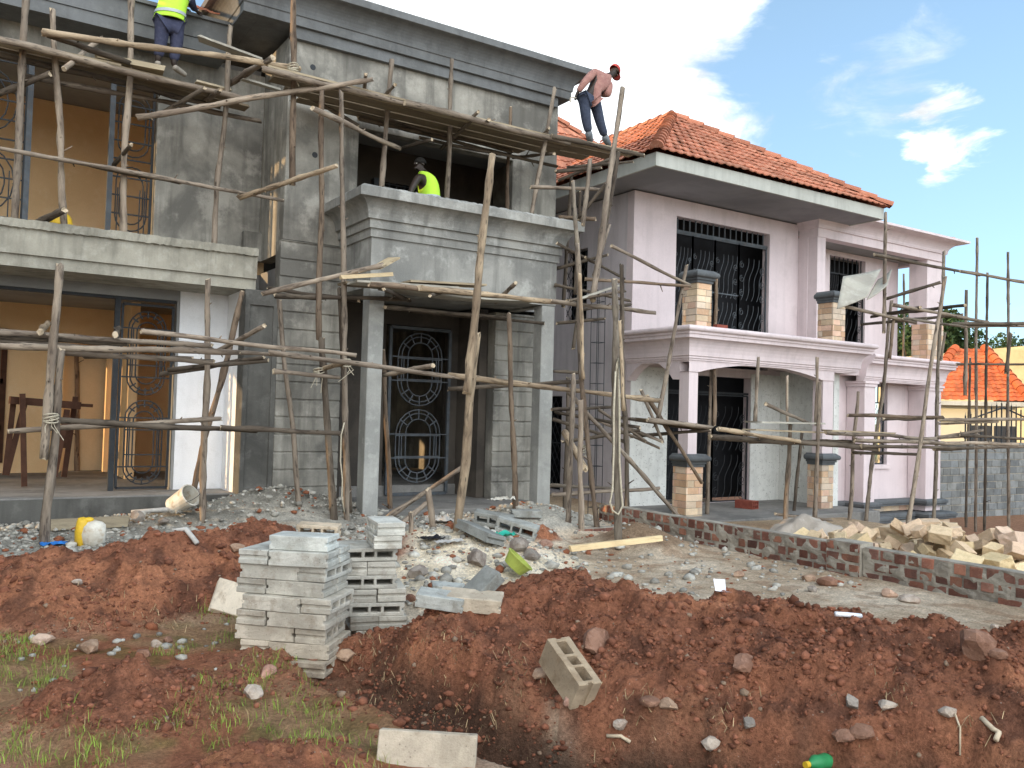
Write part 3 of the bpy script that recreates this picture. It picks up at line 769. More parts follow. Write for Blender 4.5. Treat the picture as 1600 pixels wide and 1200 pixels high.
# balcony on two columns
bal = MB()
cv = [(.10, 4.275)]+[(.10+.19*(1-math.cos(a*math.pi/16)), 4.275+.25*math.sin(a*math.pi/16)) for a in range(1, 9)]
prof = [(-.16, 3.33), (0, 3.33), (0, 4.03), (.028, 4.03), (.028, 4.15), (.06, 4.15), (.06, 4.27)]+cv+[(.31, 4.53), (.31, 4.655), (.24, 4.70), (-.16, 4.69)]
bal.sweep(prof, [(4.80, 12.39), (4.80, 11.23), (8.02, 11.23), (8.02, 12.39)], seg=.035, jit=.006, jz=4.64)
bal.box(4.965, 11.40, 3.36, 7.855, 12.395, 3.72)
P_('balcony', bal, G['cement_light'], 'balcony parapet with stepped moulding and flared top')
for (xa, xb) in ((4.80, 5.03), (7.76, 8.01)):
    c = MB(); c.box(xa, 11.235, -.1, xb, 11.47, 3.325)
    P_('column', c, G['column'], bevel=.008)
# porch, entrance and interiors
mb = MB()
mb.vox([4.87, 8.1], [11.35, 14.3], [-.3, .13], lambda x, y, z: True); mb.box(-3.6, 12.62, -.3, 3.385, 13.36, .33); mb.box(-3.6, 13.362, -.3, 8.57, 20, .31)
P_('floor', mb, G['floor'], bevel=.01)
mb = MB(); mb.box(-3.6, 12.56, -.3, 3.386, 12.617, .31); P_('plinth', mb, G['cement_dark'])
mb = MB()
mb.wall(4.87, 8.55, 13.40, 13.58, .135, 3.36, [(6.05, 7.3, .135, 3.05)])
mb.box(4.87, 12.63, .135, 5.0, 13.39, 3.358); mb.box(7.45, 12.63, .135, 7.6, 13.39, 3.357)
P_('interior_wall', mb, G['dark_in'], 'porch walls with shade painted into their colour')
mb = MB()   # intermediate floor and loggia
mb.box(4.0, 12.63, 3.40, 8.57, 20, 3.72); mb.box(-3, 13.81, 3.40, 3.99, 20, 3.70); mb.box(-3, 13.58, 3.275, 3.38, 20, 3.399)
mb.box(-3, 13.81, 6.86, 3.89, 20, 7.0); mb.box(4.1, 12.63, 6.3, 8.57, 20, 6.4)
P_('ceiling', mb, G['soffit'])
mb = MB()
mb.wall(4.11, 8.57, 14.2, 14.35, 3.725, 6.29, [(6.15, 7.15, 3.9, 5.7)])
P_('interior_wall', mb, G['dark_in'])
mb = MB()
mb.wall(-3, 8.5, 20, 20.2, .3, 7.0, [(-2.4, -1.0, 1.2, 2.4), (4.6, 5.6, 4.7, 5.8)])
P_('wall', mb, G['cement']); mb = MB()
mb.wall(13.6, 20, -3.25, -3.05, .3, 7.0, [(14.0, 19.6, .5, 3.0), (14.2, 17.2, 4.4, 6.3)], swap=True)  # unseen openings shaped to let the low sun into the rooms
P_('wall', mb, G['cement'])
mb = MB()
mb.wall(-3.0, 5.9, 17.2, 17.35, .315, 3.39, [(1.55, 2.25, .315, 2.62), (-1.3, .62, .6, 2.75)])
mb.box(5.0, 13.6, .315, 5.12, 17.19, 3.389)
mb.wall(-3.0, 3.9, 17.0, 17.15, 3.71, 6.85, [])
mb.box(3.9, 13.82, 3.71, 4.05, 16.99, 6.85)
mb.box(2.36, 15.5, .316, 2.5, 17.195, 3.388)
P_('interior_wall', mb, G['orange'], 'rooms painted ochre inside')
mb = MB()
for a, b in (((-1.3, 17.17, 2.75), (.62, 17.17, 2.75)), ((.62, 17.17, .5), (.62, 17.17, 2.8)), ((-.1, 17.17, .5), (-.1, 17.17, 2.8)), ((-1.3, 17.17, 1.9), (.62, 17.17, 1.9)), ((-1.3, 17.17, 1.1), (.62, 17.17, 1.1)), ((-1.3, 17.17, .55), (.62, 17.17, .55))): mb.bar(a, b, .09)
P_('window_frame', mb, G['brownwood'], 'brown inner window frame without glass')
mb = MB(); mb.box(1.50, 17.6, .315, 2.6, 17.7, 3.0); P_('interior_wall', mb, G['cream'])
# security grilles
mb = MB()
mb.bar((1.86, 13.43, .31), (1.86, 13.43, 3.12), .075); mb.bar((-2.7, 13.43, 3.10), (2.65, 13.43, 3.10), .05)
P_('gate_post', mb, G['iron'])
mb = MB(); gate_leaf(mb, 1.93, 2.62, .36, 3.02, 13.44, [(2.32, 1.22), (1.02, 1.22)]); P_('gate', mb, G['iron'], 'iron gate of rounded double loops', smooth=False)
mb = MB(); gate_leaf(mb, 6.10, 7.24, .16, 3.0, 13.32, [(2.30, 1.25), (.98, 1.25)], w=.05); P_('door_grille', mb, G['iron_grey'], 'iron front door grille with circles and spokes')
mb = MB()
for xx in (1.71, .66): mb.bar((xx, 13.66, 3.86), (xx, 13.66, 6.45), .07)
P_('window_post', mb, G['iron_grey'])
def upper_grille(mb, x0, x1, y):
    mb.bar((x1, y, 3.9), (x1, y, 6.4), .035)
    for z in np.arange(4.1, 6.4, .27): mb.bar((x0, y, z), (x1, y, z), .02)
    cx = (x0+x1)/2; w = x1-x0
    for z in (4.6, 5.7): 
        for kx in (.8, .6): mb.tube(racetrack(cx, z, w*kx, 1.0*(kx+.15), y, 8), .011, 6, caps=False)
    for dx in (.15, .28, .72, .85): mb.bar((x0+dx*w, y, 3.9), (x0+dx*w, y, 4.75), .016)
mb = MB(); upper_grille(mb, 1.75, 2.28, 13.70); P_('window_grille', mb, G['iron'])
mb = MB(); upper_grille(mb, -.5, .62, 13.70); P_('window_grille', mb, G['iron'])
mb = MB()
for xx in np.arange(6.2, 7.15, .155): mb.bar((xx, 14.17, 3.9), (xx, 14.17, 5.7), .018)
for z in np.arange(3.95, 5.7, .155): mb.bar((6.15, 14.16, z), (7.15, 14.16, z), .018)
P_('window_grille', mb, G['iron'])
mb = MB(); mb.box(6.02, 14.05, 3.9, 6.13, 14.18, 5.7); P_('window_frame', mb, G['blue'] if False else G['iron_grey'])
# ------------------------------------------------------------------ pink house
pink = thing('pink_house', 'two storey pink plastered house with a red tiled hip roof and stone clad pillars', 'house', (15, 13, 0))
def K_(name, mb, mat, label=None, parent=None, **k): return part(name, mb, mat, parent or pink, label, **k)
PF = 11.37                               # arcade front plane
WF = 13.11                               # main wall plane
JF = 12.60                               # right bay front plane
# main walls
mb = MB()
mb.wall(11.24, 16.24, WF, WF+.2, 2.7, 6.14, [(12.40, 15.26, 2.7, 5.79)])
K_('wall', mb, G['pink']); mb = MB()
mb.wall(11.24, 15.68, WF+.002, WF+.2, -.6, 2.695, [(12.25, 14.72, -.2, 2.5), (11.55, 12.05, -.2, 2.45)])
K_('wall', mb, G['pink'])
mb = MB(); mb.wall(WF+.202, 19, 11.24, 11.44, -.8, 6.14, [(14.6, 15.4, 3.6, 5.2), (15.4, 16.2, -.1, 2.0)], swap=True); K_('wall', mb, G['pink_shade'], 'left side wall with shade painted into its colour')
for (ya, yb_, za, zb) in ((14.6, 15.4, 3.6, 5.2), (15.4, 16.2, -.1, 2.0)):
    mb = MB()
    for k in range(-12, 12):
        for sg in (1, -1):
            p = []
            for t in [i/24 for i in range(25)]:
                yy = ya+(yb_-ya)*t; zz = (za+zb)/2+sg*(yy-(ya+yb_)/2)*1.6+k*.28
                if za < zz < zb: p.append((11.3, yy, zz))
            if len(p) > 1: mb.tube([p[0], p[-1]], .009, 4)
    mb.bar((11.29, ya, (za+zb)/2), (11.29, yb_, (za+zb)/2), .025)
    K_('window_grille', mb, G['iron'], 'side window with a lattice of crossed bars')
mb = MB(); mb.wall(PF+.30, WF-.002, 15.68, 15.86, -.6, 2.69, [], swap=True)
K_('wall', mb, G['primer'], 'right porch wall in spattered white primer')
mb = MB(); mb.box(13.05+1.67, WF-.02, -.2, 15.675, WF-.001, 2.6)
K_('wall', mb, G['primer'], 'porch wall beside the door in spattered white primer')
mb = MB(); mb.box(11.245, WF-.02, -.2, 12.24, WF-.001, 2.6)
K_('wall', mb, G['primer'], 'left porch wall in spattered white primer')
# right bay
mb = MB()
mb.wall(15.87, 21.3, WF+.001, WF+.2, -.75, 3.1, [(18.42, 19.75, .55, 2.62)])
K_('wall', mb, G['pink'])
WX = at(1403, 450, JF+.9).x; WA, WB = at(1297, 400, JF+.9).x, at(1347, 420, JF+1.0).x; WT = at(1297, 398, JF+.9).z
mb = MB(); mb.wall(16.56, WX, JF+.9, JF+1.1, 3.15, 5.83, [(WA, WB, 3.2, WT)]); K_('wall', mb, G['pink'])
mb = MB(); mb.box(16.245, JF+.25, 3.1, 16.5, WF+.2, 5.82); K_('wall', mb, G['pink'])
mb = MB(); mb.box(WX-.2, JF+1.101, 3.15, WX, 15, 5.82); K_('wall', mb, G['pink'])
for i, (xa, xb, yf, z0, z1) in enumerate(((16.27, 16.56, JF, 3.05, 5.80), (18.08, 18.50, JF, -.6, 2.45), (20.62, 21.27, JF, -.6, 2.45), (20.62, 21.33, JF+.02, 4.15, 5.80))):
    c = MB(); c.box(xa, yf, z0, xb, yf+.5, z1)
    p = K_('pier', c, G['pink'], bevel=.006)
    if i in (1, 2):
        m = MB(); m.sweep([(0, 2.452), (.03, 2.452), (.03, 2.52), (.06, 2.53), (.06, 2.585), (-.1, 2.60)], [(xa, yf+.5), (xa, yf), (xb, yf), (xb, yf+.5)]); part('capital', m, G['pink'], p)
mb = MB(); mb.box(18.2, JF+.02, 2.605, 21.25, JF+.3, 2.70); K_('beam', mb, G['pink'])
# arcade: front with a flat arch, left return with a curved arch
def arch_poly(mb, a, b, zs, zt, z1, y0, y1, edge0, edge1, swap=False, n=20):
    """spandrel wall from edge0 to edge1 with an arch between a and b"""
    pts = [(edge0, zs), (a, zs)]
    for i in range(n+1):
        t = i/n; zz = zs+(zt-zs)*math.sin(math.pi*t)**.85 if 0 < i < n else zs
        pts.append((a+(b-a)*t, zz))
    pts += [(b, zs), (edge1, zs)]
    q = []
    for p in pts:
        if not q or p != q[-1]: q.append(p)
    for i in range(len(q)-1):
        (ua, za), (ub, zb) = q[i], q[i+1]
        if ub-ua < 1e-6: continue
        def P(u, y, z): return (y, u, z) if swap else (u, y, z)
        mb.quad(P(ua, y0, za), P(ub, y0, zb), P(ub, y0, z1), P(ua, y0, z1)); mb.quad(P(ua, y1, za), P(ua, y1, z1), P(ub, y1, z1), P(ub, y1, zb))
        mb.quad(P(ua, y0, za), P(ua, y1, za), P(ub, y1, zb), P(ub, y0, zb))
mb = MB()
arch_poly(mb, 11.39, 14.90, 2.44, 2.64, 2.72, PF, PF+.24, 11.135, 15.28)
K_('arch', mb, G['pink'], 'wide flat arch across the porch front', fix=False)
mb = MB()
arch_poly(mb, PF+.42, WF-.02, 2.30, 2.66, 2.72, 11.135, 11.36, PF+.241, WF-.001, swap=True)
K_('arch', mb, G['pink'], 'curved side arch of the porch', fix=False)
cv2 = [(.06+.14*(1-math.cos(a*math.pi/12)), 2.71+.30*math.sin(a*math.pi/12)) for a in range(0, 7)]
def balcony_prof(dz=0.0):
    p = [(-.2, 2.60), (0.0, 2.60), (0.0, 2.625), (.02, 2.63), (.02, 2.66), (.04, 2.665), (.04, 2.70)]+cv2+[(.23, 3.02), (.23, 3.085), (.255, 3.09), (.255, 3.13)]
    p += [(.27+.045*math.sin(a*math.pi/6), 3.185-.05*math.cos(a*math.pi/6)) for a in range(0, 7)]+[(.2, 3.245), (-.2, 3.245)]
    return [(o, z+dz) for o, z in p]
mb = MB(); mb.sweep(balcony_prof(.02), [(11.13, WF-.003), (11.13, PF-.003), (16.02, PF-.003), (16.02, WF-.005)]); K_('moulding', mb, G['pink'], 'deep moulding around the porch balcony')
mb = MB(); mb.sweep(balcony_prof(-.02), [(18.0, JF-.02), (21.28, JF-.02), (21.28, 15)]); mb.box(16.3, JF+.1, 2.71, 18.0, WF, 3.2); K_('moulding', mb, G['pink'], 'moulding of the right bay')
mb = MB(); mb.box(11.34, PF+.2, 2.86, 15.9, WF-.001, 3.08); mb.box(16.03, JF+.182, 2.76, 21.1, 15, 3.07); K_('ceiling', mb, G['soffit'])
# upper entablature of the right bay
prof = [(-.25, 5.80), (0, 5.80), (0, 6.0), (.035, 6.0), (.035, 6.02)]+[(.04+.25*(1-math.cos(a*math.pi/14)), 6.03+.22*math.sin(a*math.pi/14)) for a in range(0, 8)]+[(.42, 6.285), (.42, 6.34), (-.25, 6.36)]
mb = MB(); mb.sweep(prof, [(16.26, WF), (16.26, JF-.02), (21.36, JF-.02), (21.36, 16)]); K_('entablature', mb, G['pink'], 'flared moulding over the right bay')
mb = MB(); mb.box(16.52, JF+.24, 5.84, 21.1, 15.8, 5.9); K_('ceiling', mb, G['soffit'])
# stone pillars
def masonry(mb, x0, x1, y0, y1, z0, z1, bl, bh, seed, mg=.006, proud=.012, faces='fblr', tints=None, jit=.004, drop=0.0):
    """courses of separate stones standing a little proud of a mortar core; slot 0 mortar, slot 1 stone"""
    rs = np.random.RandomState(seed)
    mb.box(x0+proud, y0+proud, z0, x1-proud, y1-proud, z1-.002, m=0)
    nz = max(1, int(round((z1-z0)/bh))); hh = (z1-z0)/nz
    for k in range(nz):
        za = z0+k*hh+mg; zb = z0+(k+1)*hh-mg
        def course(a0, a1, fn):
            u = a0+(-.5*bl*rs.rand() if a1-a0 > bl*1.6 else 0)
            while u < a1-1e-4:
                w = bl*(.75+.5*rs.rand()) if a1-a0 > bl*1.2 else (a1-a0)*(.4+.25*rs.rand())
                e = min(u+w, a1); s_ = max(u, a0)
                if a1-e < bl*.2: e = a1
                if e-s_ > .012 and rs.rand() >= drop:
                    c = tints[rs.randint(len(tints))]; f = .8+.4*rs.rand(); j = rs.uniform(-jit, jit, 4)
                    fn(s_+mg*(s_ > a0), e-mg*(e < a1), za+abs(j[0]), zb-abs(j[1]), j[2], tuple(f*x for x in c))
                u = e
        if 'f' in faces: course(x0, x1, lambda a, b, c, d, j, t: mb.box(a, y0+j, c, b, y0+proud+.03, d, 1, t))
        if 'b' in faces: course(x0, x1, lambda a, b, c, d, j, t: mb.box(a, y1-proud-.03, c, b, y1+j, d, 1, t))
        if 'l' in faces: course(y0+.001, y1-.001, lambda a, b, c, d, j, t: mb.box(x0+j, a, c, x0+proud+.03, b, d, 1, t))
        if 'r' in faces: course(y0+.001, y1-.001, lambda a, b, c, d, j, t: mb.box(x1-proud-.03, a, c, x1+j, b, d, 1, t))
STN = [(1, 1, 1), (1.06, 1.0, .88), (1.0, .80, .66), (1.1, 1.05, .98), (.92, .93, .95), (.86, .72, .60), (1.05, .88, .84), (.95, .78, .74)]
def pillar(x0, x1, y0, y1, z0, z1, seed, cap=True, top=None):
    m = MB(); masonry(m, x0, x1, y0, y1, z0, z1, .26, .125, seed, mg=.003, proud=.008, tints=STN, jit=.003)
    p = K_('stone_pillar', m, [G['mortar'], G['stone']], bevel=.003)
    if cap:
        c = MB(); c.sweep([(-.1, z1), (.02, z1), (.02, z1+.05), (.045, z1+.055), (.045, z1+.10)]+[(.07+.035*math.sin(a*math.pi/6), z1+.15-.05*math.cos(a*math.pi/6)) for a in range(7)]+[(.03, z1+.235), (-.1, z1+.235)], [(x0, y1), (x0, y0), (x1, y0), (x1, y1), (x0-.0, y1)])
        c.box(x0+.05, y0+.05, z1+.003, x1-.05, y1-.05, z1+.22)
        part('capital', c, G['slate'], p)
    if top:
        c = MB(); c.box(top[0], y0+.02, z1+.236, top[1], y0+.27, top[2]); K_('column', c, G['pink'])
pillar(11.13, 11.54, PF, PF+.36, -.3, .70, 21, top=(11.16, 11.385, 2.44))
pillar(14.93, 15.30, PF, PF+.36, -.45, .70, 22, top=(14.95, 15.285, 2.44))
pillar(11.18, 11.55, PF-.12, PF+.26, 3.24, 4.06, 23)
pillar(15.05, 15.45, PF-.12, PF+.26, 3.24, 4.06, 24)
pillar(20.60, 21.30, JF-.02, JF+.42, 3.22, 4.15, 25, cap=False)
# porch floor, plinth
mb = MB(); mb.vox([11.0, 15.95], [10.72, 13.1], [-.7, -.2], lambda x, y, z: True); mb.vox([11.6, 15.2], [10.40, 10.72], [-.7, -.36], lambda x, y, z: True); K_('floor', mb, G['floor'], bevel=.012)
mb = MB()
for (z, o) in ((-.30, .0), (-.62, .16)):
    mb.sweep([(-.1, z-.16), (.10+o, z-.16), (.10+o, z-.11), (.13+o, z-.10), (.13+o, z-.04), (.07+o, z), (-.1, z)], [(15.9, WF-.0), (18.06, WF), (18.06, JF), (18.52, JF), (18.52, WF-.15), (20.6, WF-.15), (20.6, JF), (21.3, JF), (21.3, 14)])
K_('plinth', mb, G['slate'], 'dark stepped plinth moulding')
mb = MB(); masonry(mb, 18.1, 21.36, JF-.2, JF+.2, -1.15, -.80, .3, .12, 31, mg=.004, tints=STN); masonry(mb, 15.9, 20.58, WF-.09, WF+.1, -.61, -.47, .3, .14, 32, mg=.004, tints=STN, faces='f'); K_('plinth', mb, [G['mortar'], G['stone']], 'stone facing below the plinth')
# roof
ez, e0 = 6.16, 11.62
EV = [(10.45, e0), (17.28, e0), (17.28, 19.6), (10.45, 19.6)]
mb = MB(); mb.sweep([(-.05, ez), (0, ez), (0, ez+.25), (-.05, ez+.25)], [(10.45, 19.6), EV[0], EV[1], (17.28, 19.6)]); K_('fascia', mb, G['fascia'])
mb = MB(); mb.box(10.51, e0+.06, ez+.01, 17.22, 19.5, ez+.05); K_('soffit', mb, G['eave'])
AP = Vector((13.83, 14.85, 8.70)); AP2 = Vector((13.83, 17.4, 8.70)); zt = ez+.27
roofp = MB()
tile_plane(roofp, (10.37, e0-.08, zt), (17.38, e0-.08, zt), AP, AP, seed=41)
tile_plane(roofp, (10.37, 20, zt), (10.37, e0-.08, zt), AP, AP2, seed=42)
roofm = K_('roof', roofp, G['tile'], 'front hip of red clay tiles')
mb = MB(); tile_plane(mb, (17.38, e0-.08, zt), (17.38, 20, zt), AP2, AP, seed=43); mb.poly([(10.37, 20, zt), (17.38, 20, zt), tuple(AP2)]); K_('roof', mb, G['tile'])
for a, b in (((10.36, e0-.1, zt+.02), AP), ((17.40, e0-.1, zt+.02), AP), (AP, AP2)):
    m = MB(); ridge_caps(m, a, b, seed=int(a[0])); part('ridge_tiles', m, G['tile'], roofm)
mb = MB()
B1 = Vector((12.6, 18.4, 9.55)); B2 = Vector((12.6, 22, 9.55))
tile_plane(mb, (9.6, 24, 7.3), (9.6, 16.6, 7.3), B1, B2, seed=44); tile_plane(mb, (9.6, 16.6, 7.3), (15.6, 16.6, 7.3), B1, B1, seed=45); rf2 = K_('roof', mb, G['tile'], 'rear hip of the tiled roof')
for a, b in (((9.6, 16.6, 7.32), B1), (B1, B2), ((15.6, 16.6, 7.32), B1)):
    m = MB(); ridge_caps(m, a, b, seed=7); part('ridge_tiles', m, G['tile'], rf2)
mb = MB(); C1 = Vector((19.2, 15.2, 7.35)); tile_plane(mb, (16.9, JF-.1, 6.37), (21.6, JF-.1, 6.37), C1, C1, seed=46); tile_plane(mb, (21.6, JF-.1, 6.37), (21.6, 18, 6.37), C1, C1, seed=47); rf3 = K_('roof', mb, G['tile'], 'low tiled roof of the right bay')
m = MB(); ridge_caps(m, (21.6, JF-.1, 6.38), C1, r=.1); part('ridge_tiles', m, G['tile'], rf3)
# black boxes put in as the darkness of the rooms
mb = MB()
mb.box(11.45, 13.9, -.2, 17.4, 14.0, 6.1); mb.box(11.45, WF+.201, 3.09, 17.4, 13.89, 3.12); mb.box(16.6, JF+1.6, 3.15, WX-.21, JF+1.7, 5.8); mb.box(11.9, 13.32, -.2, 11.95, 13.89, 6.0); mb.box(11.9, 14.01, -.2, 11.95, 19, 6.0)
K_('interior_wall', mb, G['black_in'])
# scroll grilles
def scroll(mb, cx, cz, r, y, a0, turns, sgn=1, w=.008):
    pts = []
    n = int(14*turns)
    for i in range(n+1):
        t = i/n; a = math.radians(a0)+sgn*2*math.pi*turns*t; rr = r*(1-.75*t)
        pts.append((cx+rr*math.cos(a), y, cz+rr*math.sin(a)))
    mb.tube(pts, w, 4, caps=False)
def scroll_panel(mb, x0, x1, z0, z1, y, w=.030):
    for a, b in (((x0, y, z0), (x0, y, z1)), ((x1, y, z0), (x1, y, z1)), ((x0, y, z1), (x1, y, z1)), ((x0, y, z0), (x1, y, z0))): mb.bar(a, b, w)
    W = x1-x0; H = 1.05; z = z0
    while z < z1-.3:
        h = min(H, z1-z)
        for k in range(4):
            xx = x0+W*(.08+.19*k)
            pts = [(xx+W*(.02+.26*t)+W*.035*math.sin(t*9.4), y, z+.05+(h-.1)*t) for t in [i/14 for i in range(15)]]
            mb.tube(pts, .007, 4, caps=False)
        for k in range(3):
            scroll(mb, x0+W*.12, z+h*(.2+.3*k), W*.09, y, 90, 1.4); scroll(mb, x1-W*.13, z+h*(.12+.3*k), W*.10, y, -60, 1.4, -1)
        z += H
mb = MB()
y = WF+.08; xs = [12.42, 12.95, 13.62, 14.36, 15.24]
for a, b in zip(xs[:-1], xs[1:]): scroll_panel(mb, a, b, 3.13, 5.46, y)
mb.bar((12.4, y, 5.5), (15.26, y, 5.5), .05)
for k in range(16): mb.bar((12.5+.175*k, y, 5.5), (12.5+.175*k, y, 5.78), .022)
mb.bar((12.95, y, 4.31), (14.36, y, 4.31), .025)
K_('window_grille', mb, G['iron_grey'], 'wide upper window with scrolled ironwork and a row of bars')
mb = MB(); y = JF+.96
for a, b in ((WA+.02, WA+.45), (WA+.45, WB-.02)): scroll_panel(mb, a, b, 3.2, WT-.42, y)
for k in range(8): mb.bar((WA+.08+(WB-WA-.1)/7.5*k, y, WT-.40), (WA+.08+(WB-WA-.1)/7.5*k, y, WT), .022)
K_('window_grille', mb, G['iron'], 'narrow upper window grille of the right bay')
mb = MB(); y = WF+.06
for a, b in ((12.28, 12.85), (12.85, 13.62), (13.62, 14.69)): scroll_panel(mb, a, b, -.19, 2.1, y)
mb.bar((12.26, y, 2.15), (14.7, y, 2.15), .04)
K_('door_grille', mb, G['iron'], 'double porch door of scrolled ironwork')
mb = MB(); y = WF+.1
for k in range(8): mb.bar((18.5+.165*k, y, 2.1), (18.5+.165*k, y, 2.6), .022)
scroll_panel(mb, 18.44, 19.1, .57, 2.1, y); scroll_panel(mb, 19.1, 19.73, .57, 2.1, y)
K_('window_grille', mb, G['iron'], 'lower window grille of the right bay')
mb = MB(); mb.box(18.3, WF-.05, .45, 19.85, WF+.0, .545); K_('window_sill', mb, G['pink'])

# ------------------------------------------------------------------ low brick wall between the plots
BR = [(1, 1, 1), (1.15, 1.1, 1.0), (.8, .8, .82), (.62, .6, .62), (1.05, .92, .85), (.72, .62, .6)]
bw = thing('brick_wall', 'low boundary wall of red bricks in thick smeared mortar', 'wall', (7.98, 6.5, 0))
def brickwall(x0, x1, y0, y1, z0, z1, seed, name, lab=None):
    m = MB(); rs = np.random.RandomState(seed); n = int((y1-y0)/.06); nz = 14
    # mortar skin, uneven
    for sgn, xf in ((-1, x0), (1, x1)):
        base = len(m.v)
        for j in range(nz+1):
            for i in range(n+1):
                yy = y0+(y1-y0)*i/n; zz = z0+(z1-z0)*j/nz
                o = .006*rs.randn()*.5+.026*float(pn(yy*7, zz*10, seed))+.004
                m.v.append((xf+sgn*(o-.002), yy, zz))
        for j in range(nz):
            for i in range(n):
                a = base+j*(n+1)+i; m.f.append((a, a+1, a+n+2, a+n+1)); m.m.append(0); m.c.append(None)
    m.box(x0+.02, y0, z0, x1-.02, y1, z1+.006, m=0)
    rows = max(2, int(round((z1-z0)/.105))); h = (z1-z0)/rows
    for k in range(rows):
        header = (k == rows-1) or k % 2 == 0; L = .118 if header else .2
        yy = y0-.05*rs.rand()
        while yy < y1:
            w = L*(.82+.3*rs.rand()); a = max(yy, y0+.004); b = min(yy+w, y1-.004)
            if b-a > .03 and rs.rand() > (.02 if k == rows-1 else .10):
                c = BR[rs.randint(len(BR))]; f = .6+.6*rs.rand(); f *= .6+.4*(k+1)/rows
                za = z0+k*h+.012+.008*rs.rand(); zb = z0+(k+1)*h-.010-.008*rs.rand()+(.012 if k == rows-1 else 0)
                pr = .001+.009*rs.rand(); rx = rs.uniform(-.004, .004)
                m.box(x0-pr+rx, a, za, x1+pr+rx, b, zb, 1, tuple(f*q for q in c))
            yy += w+.022+.022*rs.rand()
    part(name, m, [G['mortar'], G['brick']], bw, lab, bevel=.004)
brickwall(7.93, 8.12, 2.6, 5.52, -.16, .30, 61, 'wall_panel', 'nearer stretch of brick wall')
brickwall(7.91, 8.10, 5.93, 9.85, -.16, .30, 62, 'wall_panel', 'farther stretch of brick wall')
brickwall(7.87, 8.14, 5.53, 5.92, -.18, .335, 63, 'pier', 'short brick pier in the wall')
pit = MB(); masonry(pit, 6.85, 7.80, 8.98, 9.14, -.3, .10, .2, .1, 64, tints=BR, proud=.01); masonry(pit, 6.85, 7.02, 9.15, 10.2, -.3, .10, .2, .1, 65, tints=BR, proud=.01); masonry(pit, 7.03, 7.8, 10.04, 10.2, -.3, .10, .2, .1, 66, tints=BR, proud=.01)
solo('brick_pit', pit, [G['mortar'], G['brick']], (7.3, 9.5, 0), 'small brick lined inspection pit at the foot of the scaffold', 'pit', bevel=.004)

# ------------------------------------------------------------------ things beyond
def far_wall(name, p1, p2, z0, z1, th, mat, lab, cat, group=None):
    p1 = Vector((p1[0], p1[1], 0)); p2 = Vector((p2[0], p2[1], 0)); d = (p2-p1); L = d.length; d.normalize(); nn = Vector((-d.y, d.x, 0))
    m = MB(); q = [p1, p2, p2+nn*th, p1+nn*th]
    for i in range(4):
        a, b = q[i], q[(i+1) % 4]; m.quad((a.x, a.y, z0), (b.x, b.y, z0), (b.x, b.y, z1), (a.x, a.y, z1))
    m.quad(*[(a.x, a.y, z1) for a in q])
    return solo(name, m, mat, (p1.x, p1.y, 0), lab, cat, group)
G['farwall'] = M('distant sunlit wall', (.62, .56, .36), (.52, .46, .29), (.40, .35, .22), s1=.35, s2=1.4, f3=.5, cscale=(1, 1, 1.6), bump=.1)
G['farhouse'] = M('distant cream wall', (.60, .57, .42), (.55, .52, .38), s1=.4, bump=.05)
def cpt(px, D):
    d = ray(px, 660); k = D/d.dot(_f); p = EYE+d*k; return (p.x, p.y)
far_wall('tall_wall', cpt(1372, 64), cpt(1700, 46), -3, 6.35, .4, G['farwall'], 'tall pale yellow sunlit wall behind the neighbouring roof', 'wall')
# neighbour bungalow, one face lit by the low sun
nb = thing('bungalow', 'small cream bungalow with a bright orange tiled hip roof beyond the pink house', 'house', (*cpt(1540, 37), 0))
A1, A2 = Vector((*cpt(1432, 36.5), 0)), Vector((*cpt(1612, 35.0), 0)); dd = (A2-A1).normalized(); nn = Vector((-dd.y, dd.x, 0))
if nn.dot(_f) < 0: nn = -nn
Bk = 9.0
def cor(p, z): return (p.x, p.y, z)
wq = [A1+dd*.5+nn*.5, A2-dd*.5+nn*.5, A2-dd*.5+nn*(Bk-.5), A1+dd*.5+nn*(Bk-.5)]
m = MB()
for i in range(4): a, b = wq[i], wq[(i+1) % 4]; m.quad(cor(a, -2.5), cor(b, -2.5), cor(b, 2.5), cor(a, 2.5))
part('wall', m, G['farhouse'], nb)
m = MB()
for k in (.48, .76):
    a = wq[0].lerp(wq[1], k)-nn*.03; b = a+dd*.8
    m.box(-.0, 0, 0, .001, .001, .001) if False else m.quad(cor(a, .3), cor(b, .3), cor(b, 1.6), cor(a, 1.6))
    part('window', m, G['iron'], nb); m = MB()
ev = [A1, A2, A2+nn*Bk, A1+nn*Bk]; r1 = A1.lerp(A2, .46)+nn*Bk*.5; r2 = A1.lerp(A2, .75)+nn*Bk*.5
m = MB()
Rz = 5.15
tile_plane(m, cor(ev[0], 2.62), cor(ev[1], 2.62), cor(r2, Rz), cor(r1, Rz), tw=.3, rl=.38, seed=71, amp=.035, lip=.05)
tile_plane(m, cor(ev[1], 2.62), cor(ev[2], 2.62), cor(r2, Rz), cor(r2, Rz), tw=.3, rl=.38, seed=72, amp=.035, lip=.05)
tile_plane(m, cor(ev[3], 2.62), cor(ev[0], 2.62), cor(r1, Rz), cor(r1, Rz), tw=.3, rl=.38, seed=73, amp=.035, lip=.05)
G['tile_far'] = M('bright orange tile', (.62, .17, .06), (.52, .13, .05), s1=1.5, s2=6, bscale=20, bump=.1, attr=True)
rr = part('roof', m, G['tile_far'], nb)
for a, b in ((ev[1], r2), (ev[0], r1)):
    m = MB(); ridge_caps(m, cor(a, 2.66), cor(b, Rz+.05), r=.2, L=.5); part('ridge_tiles', m, G['tile_far'], rr)
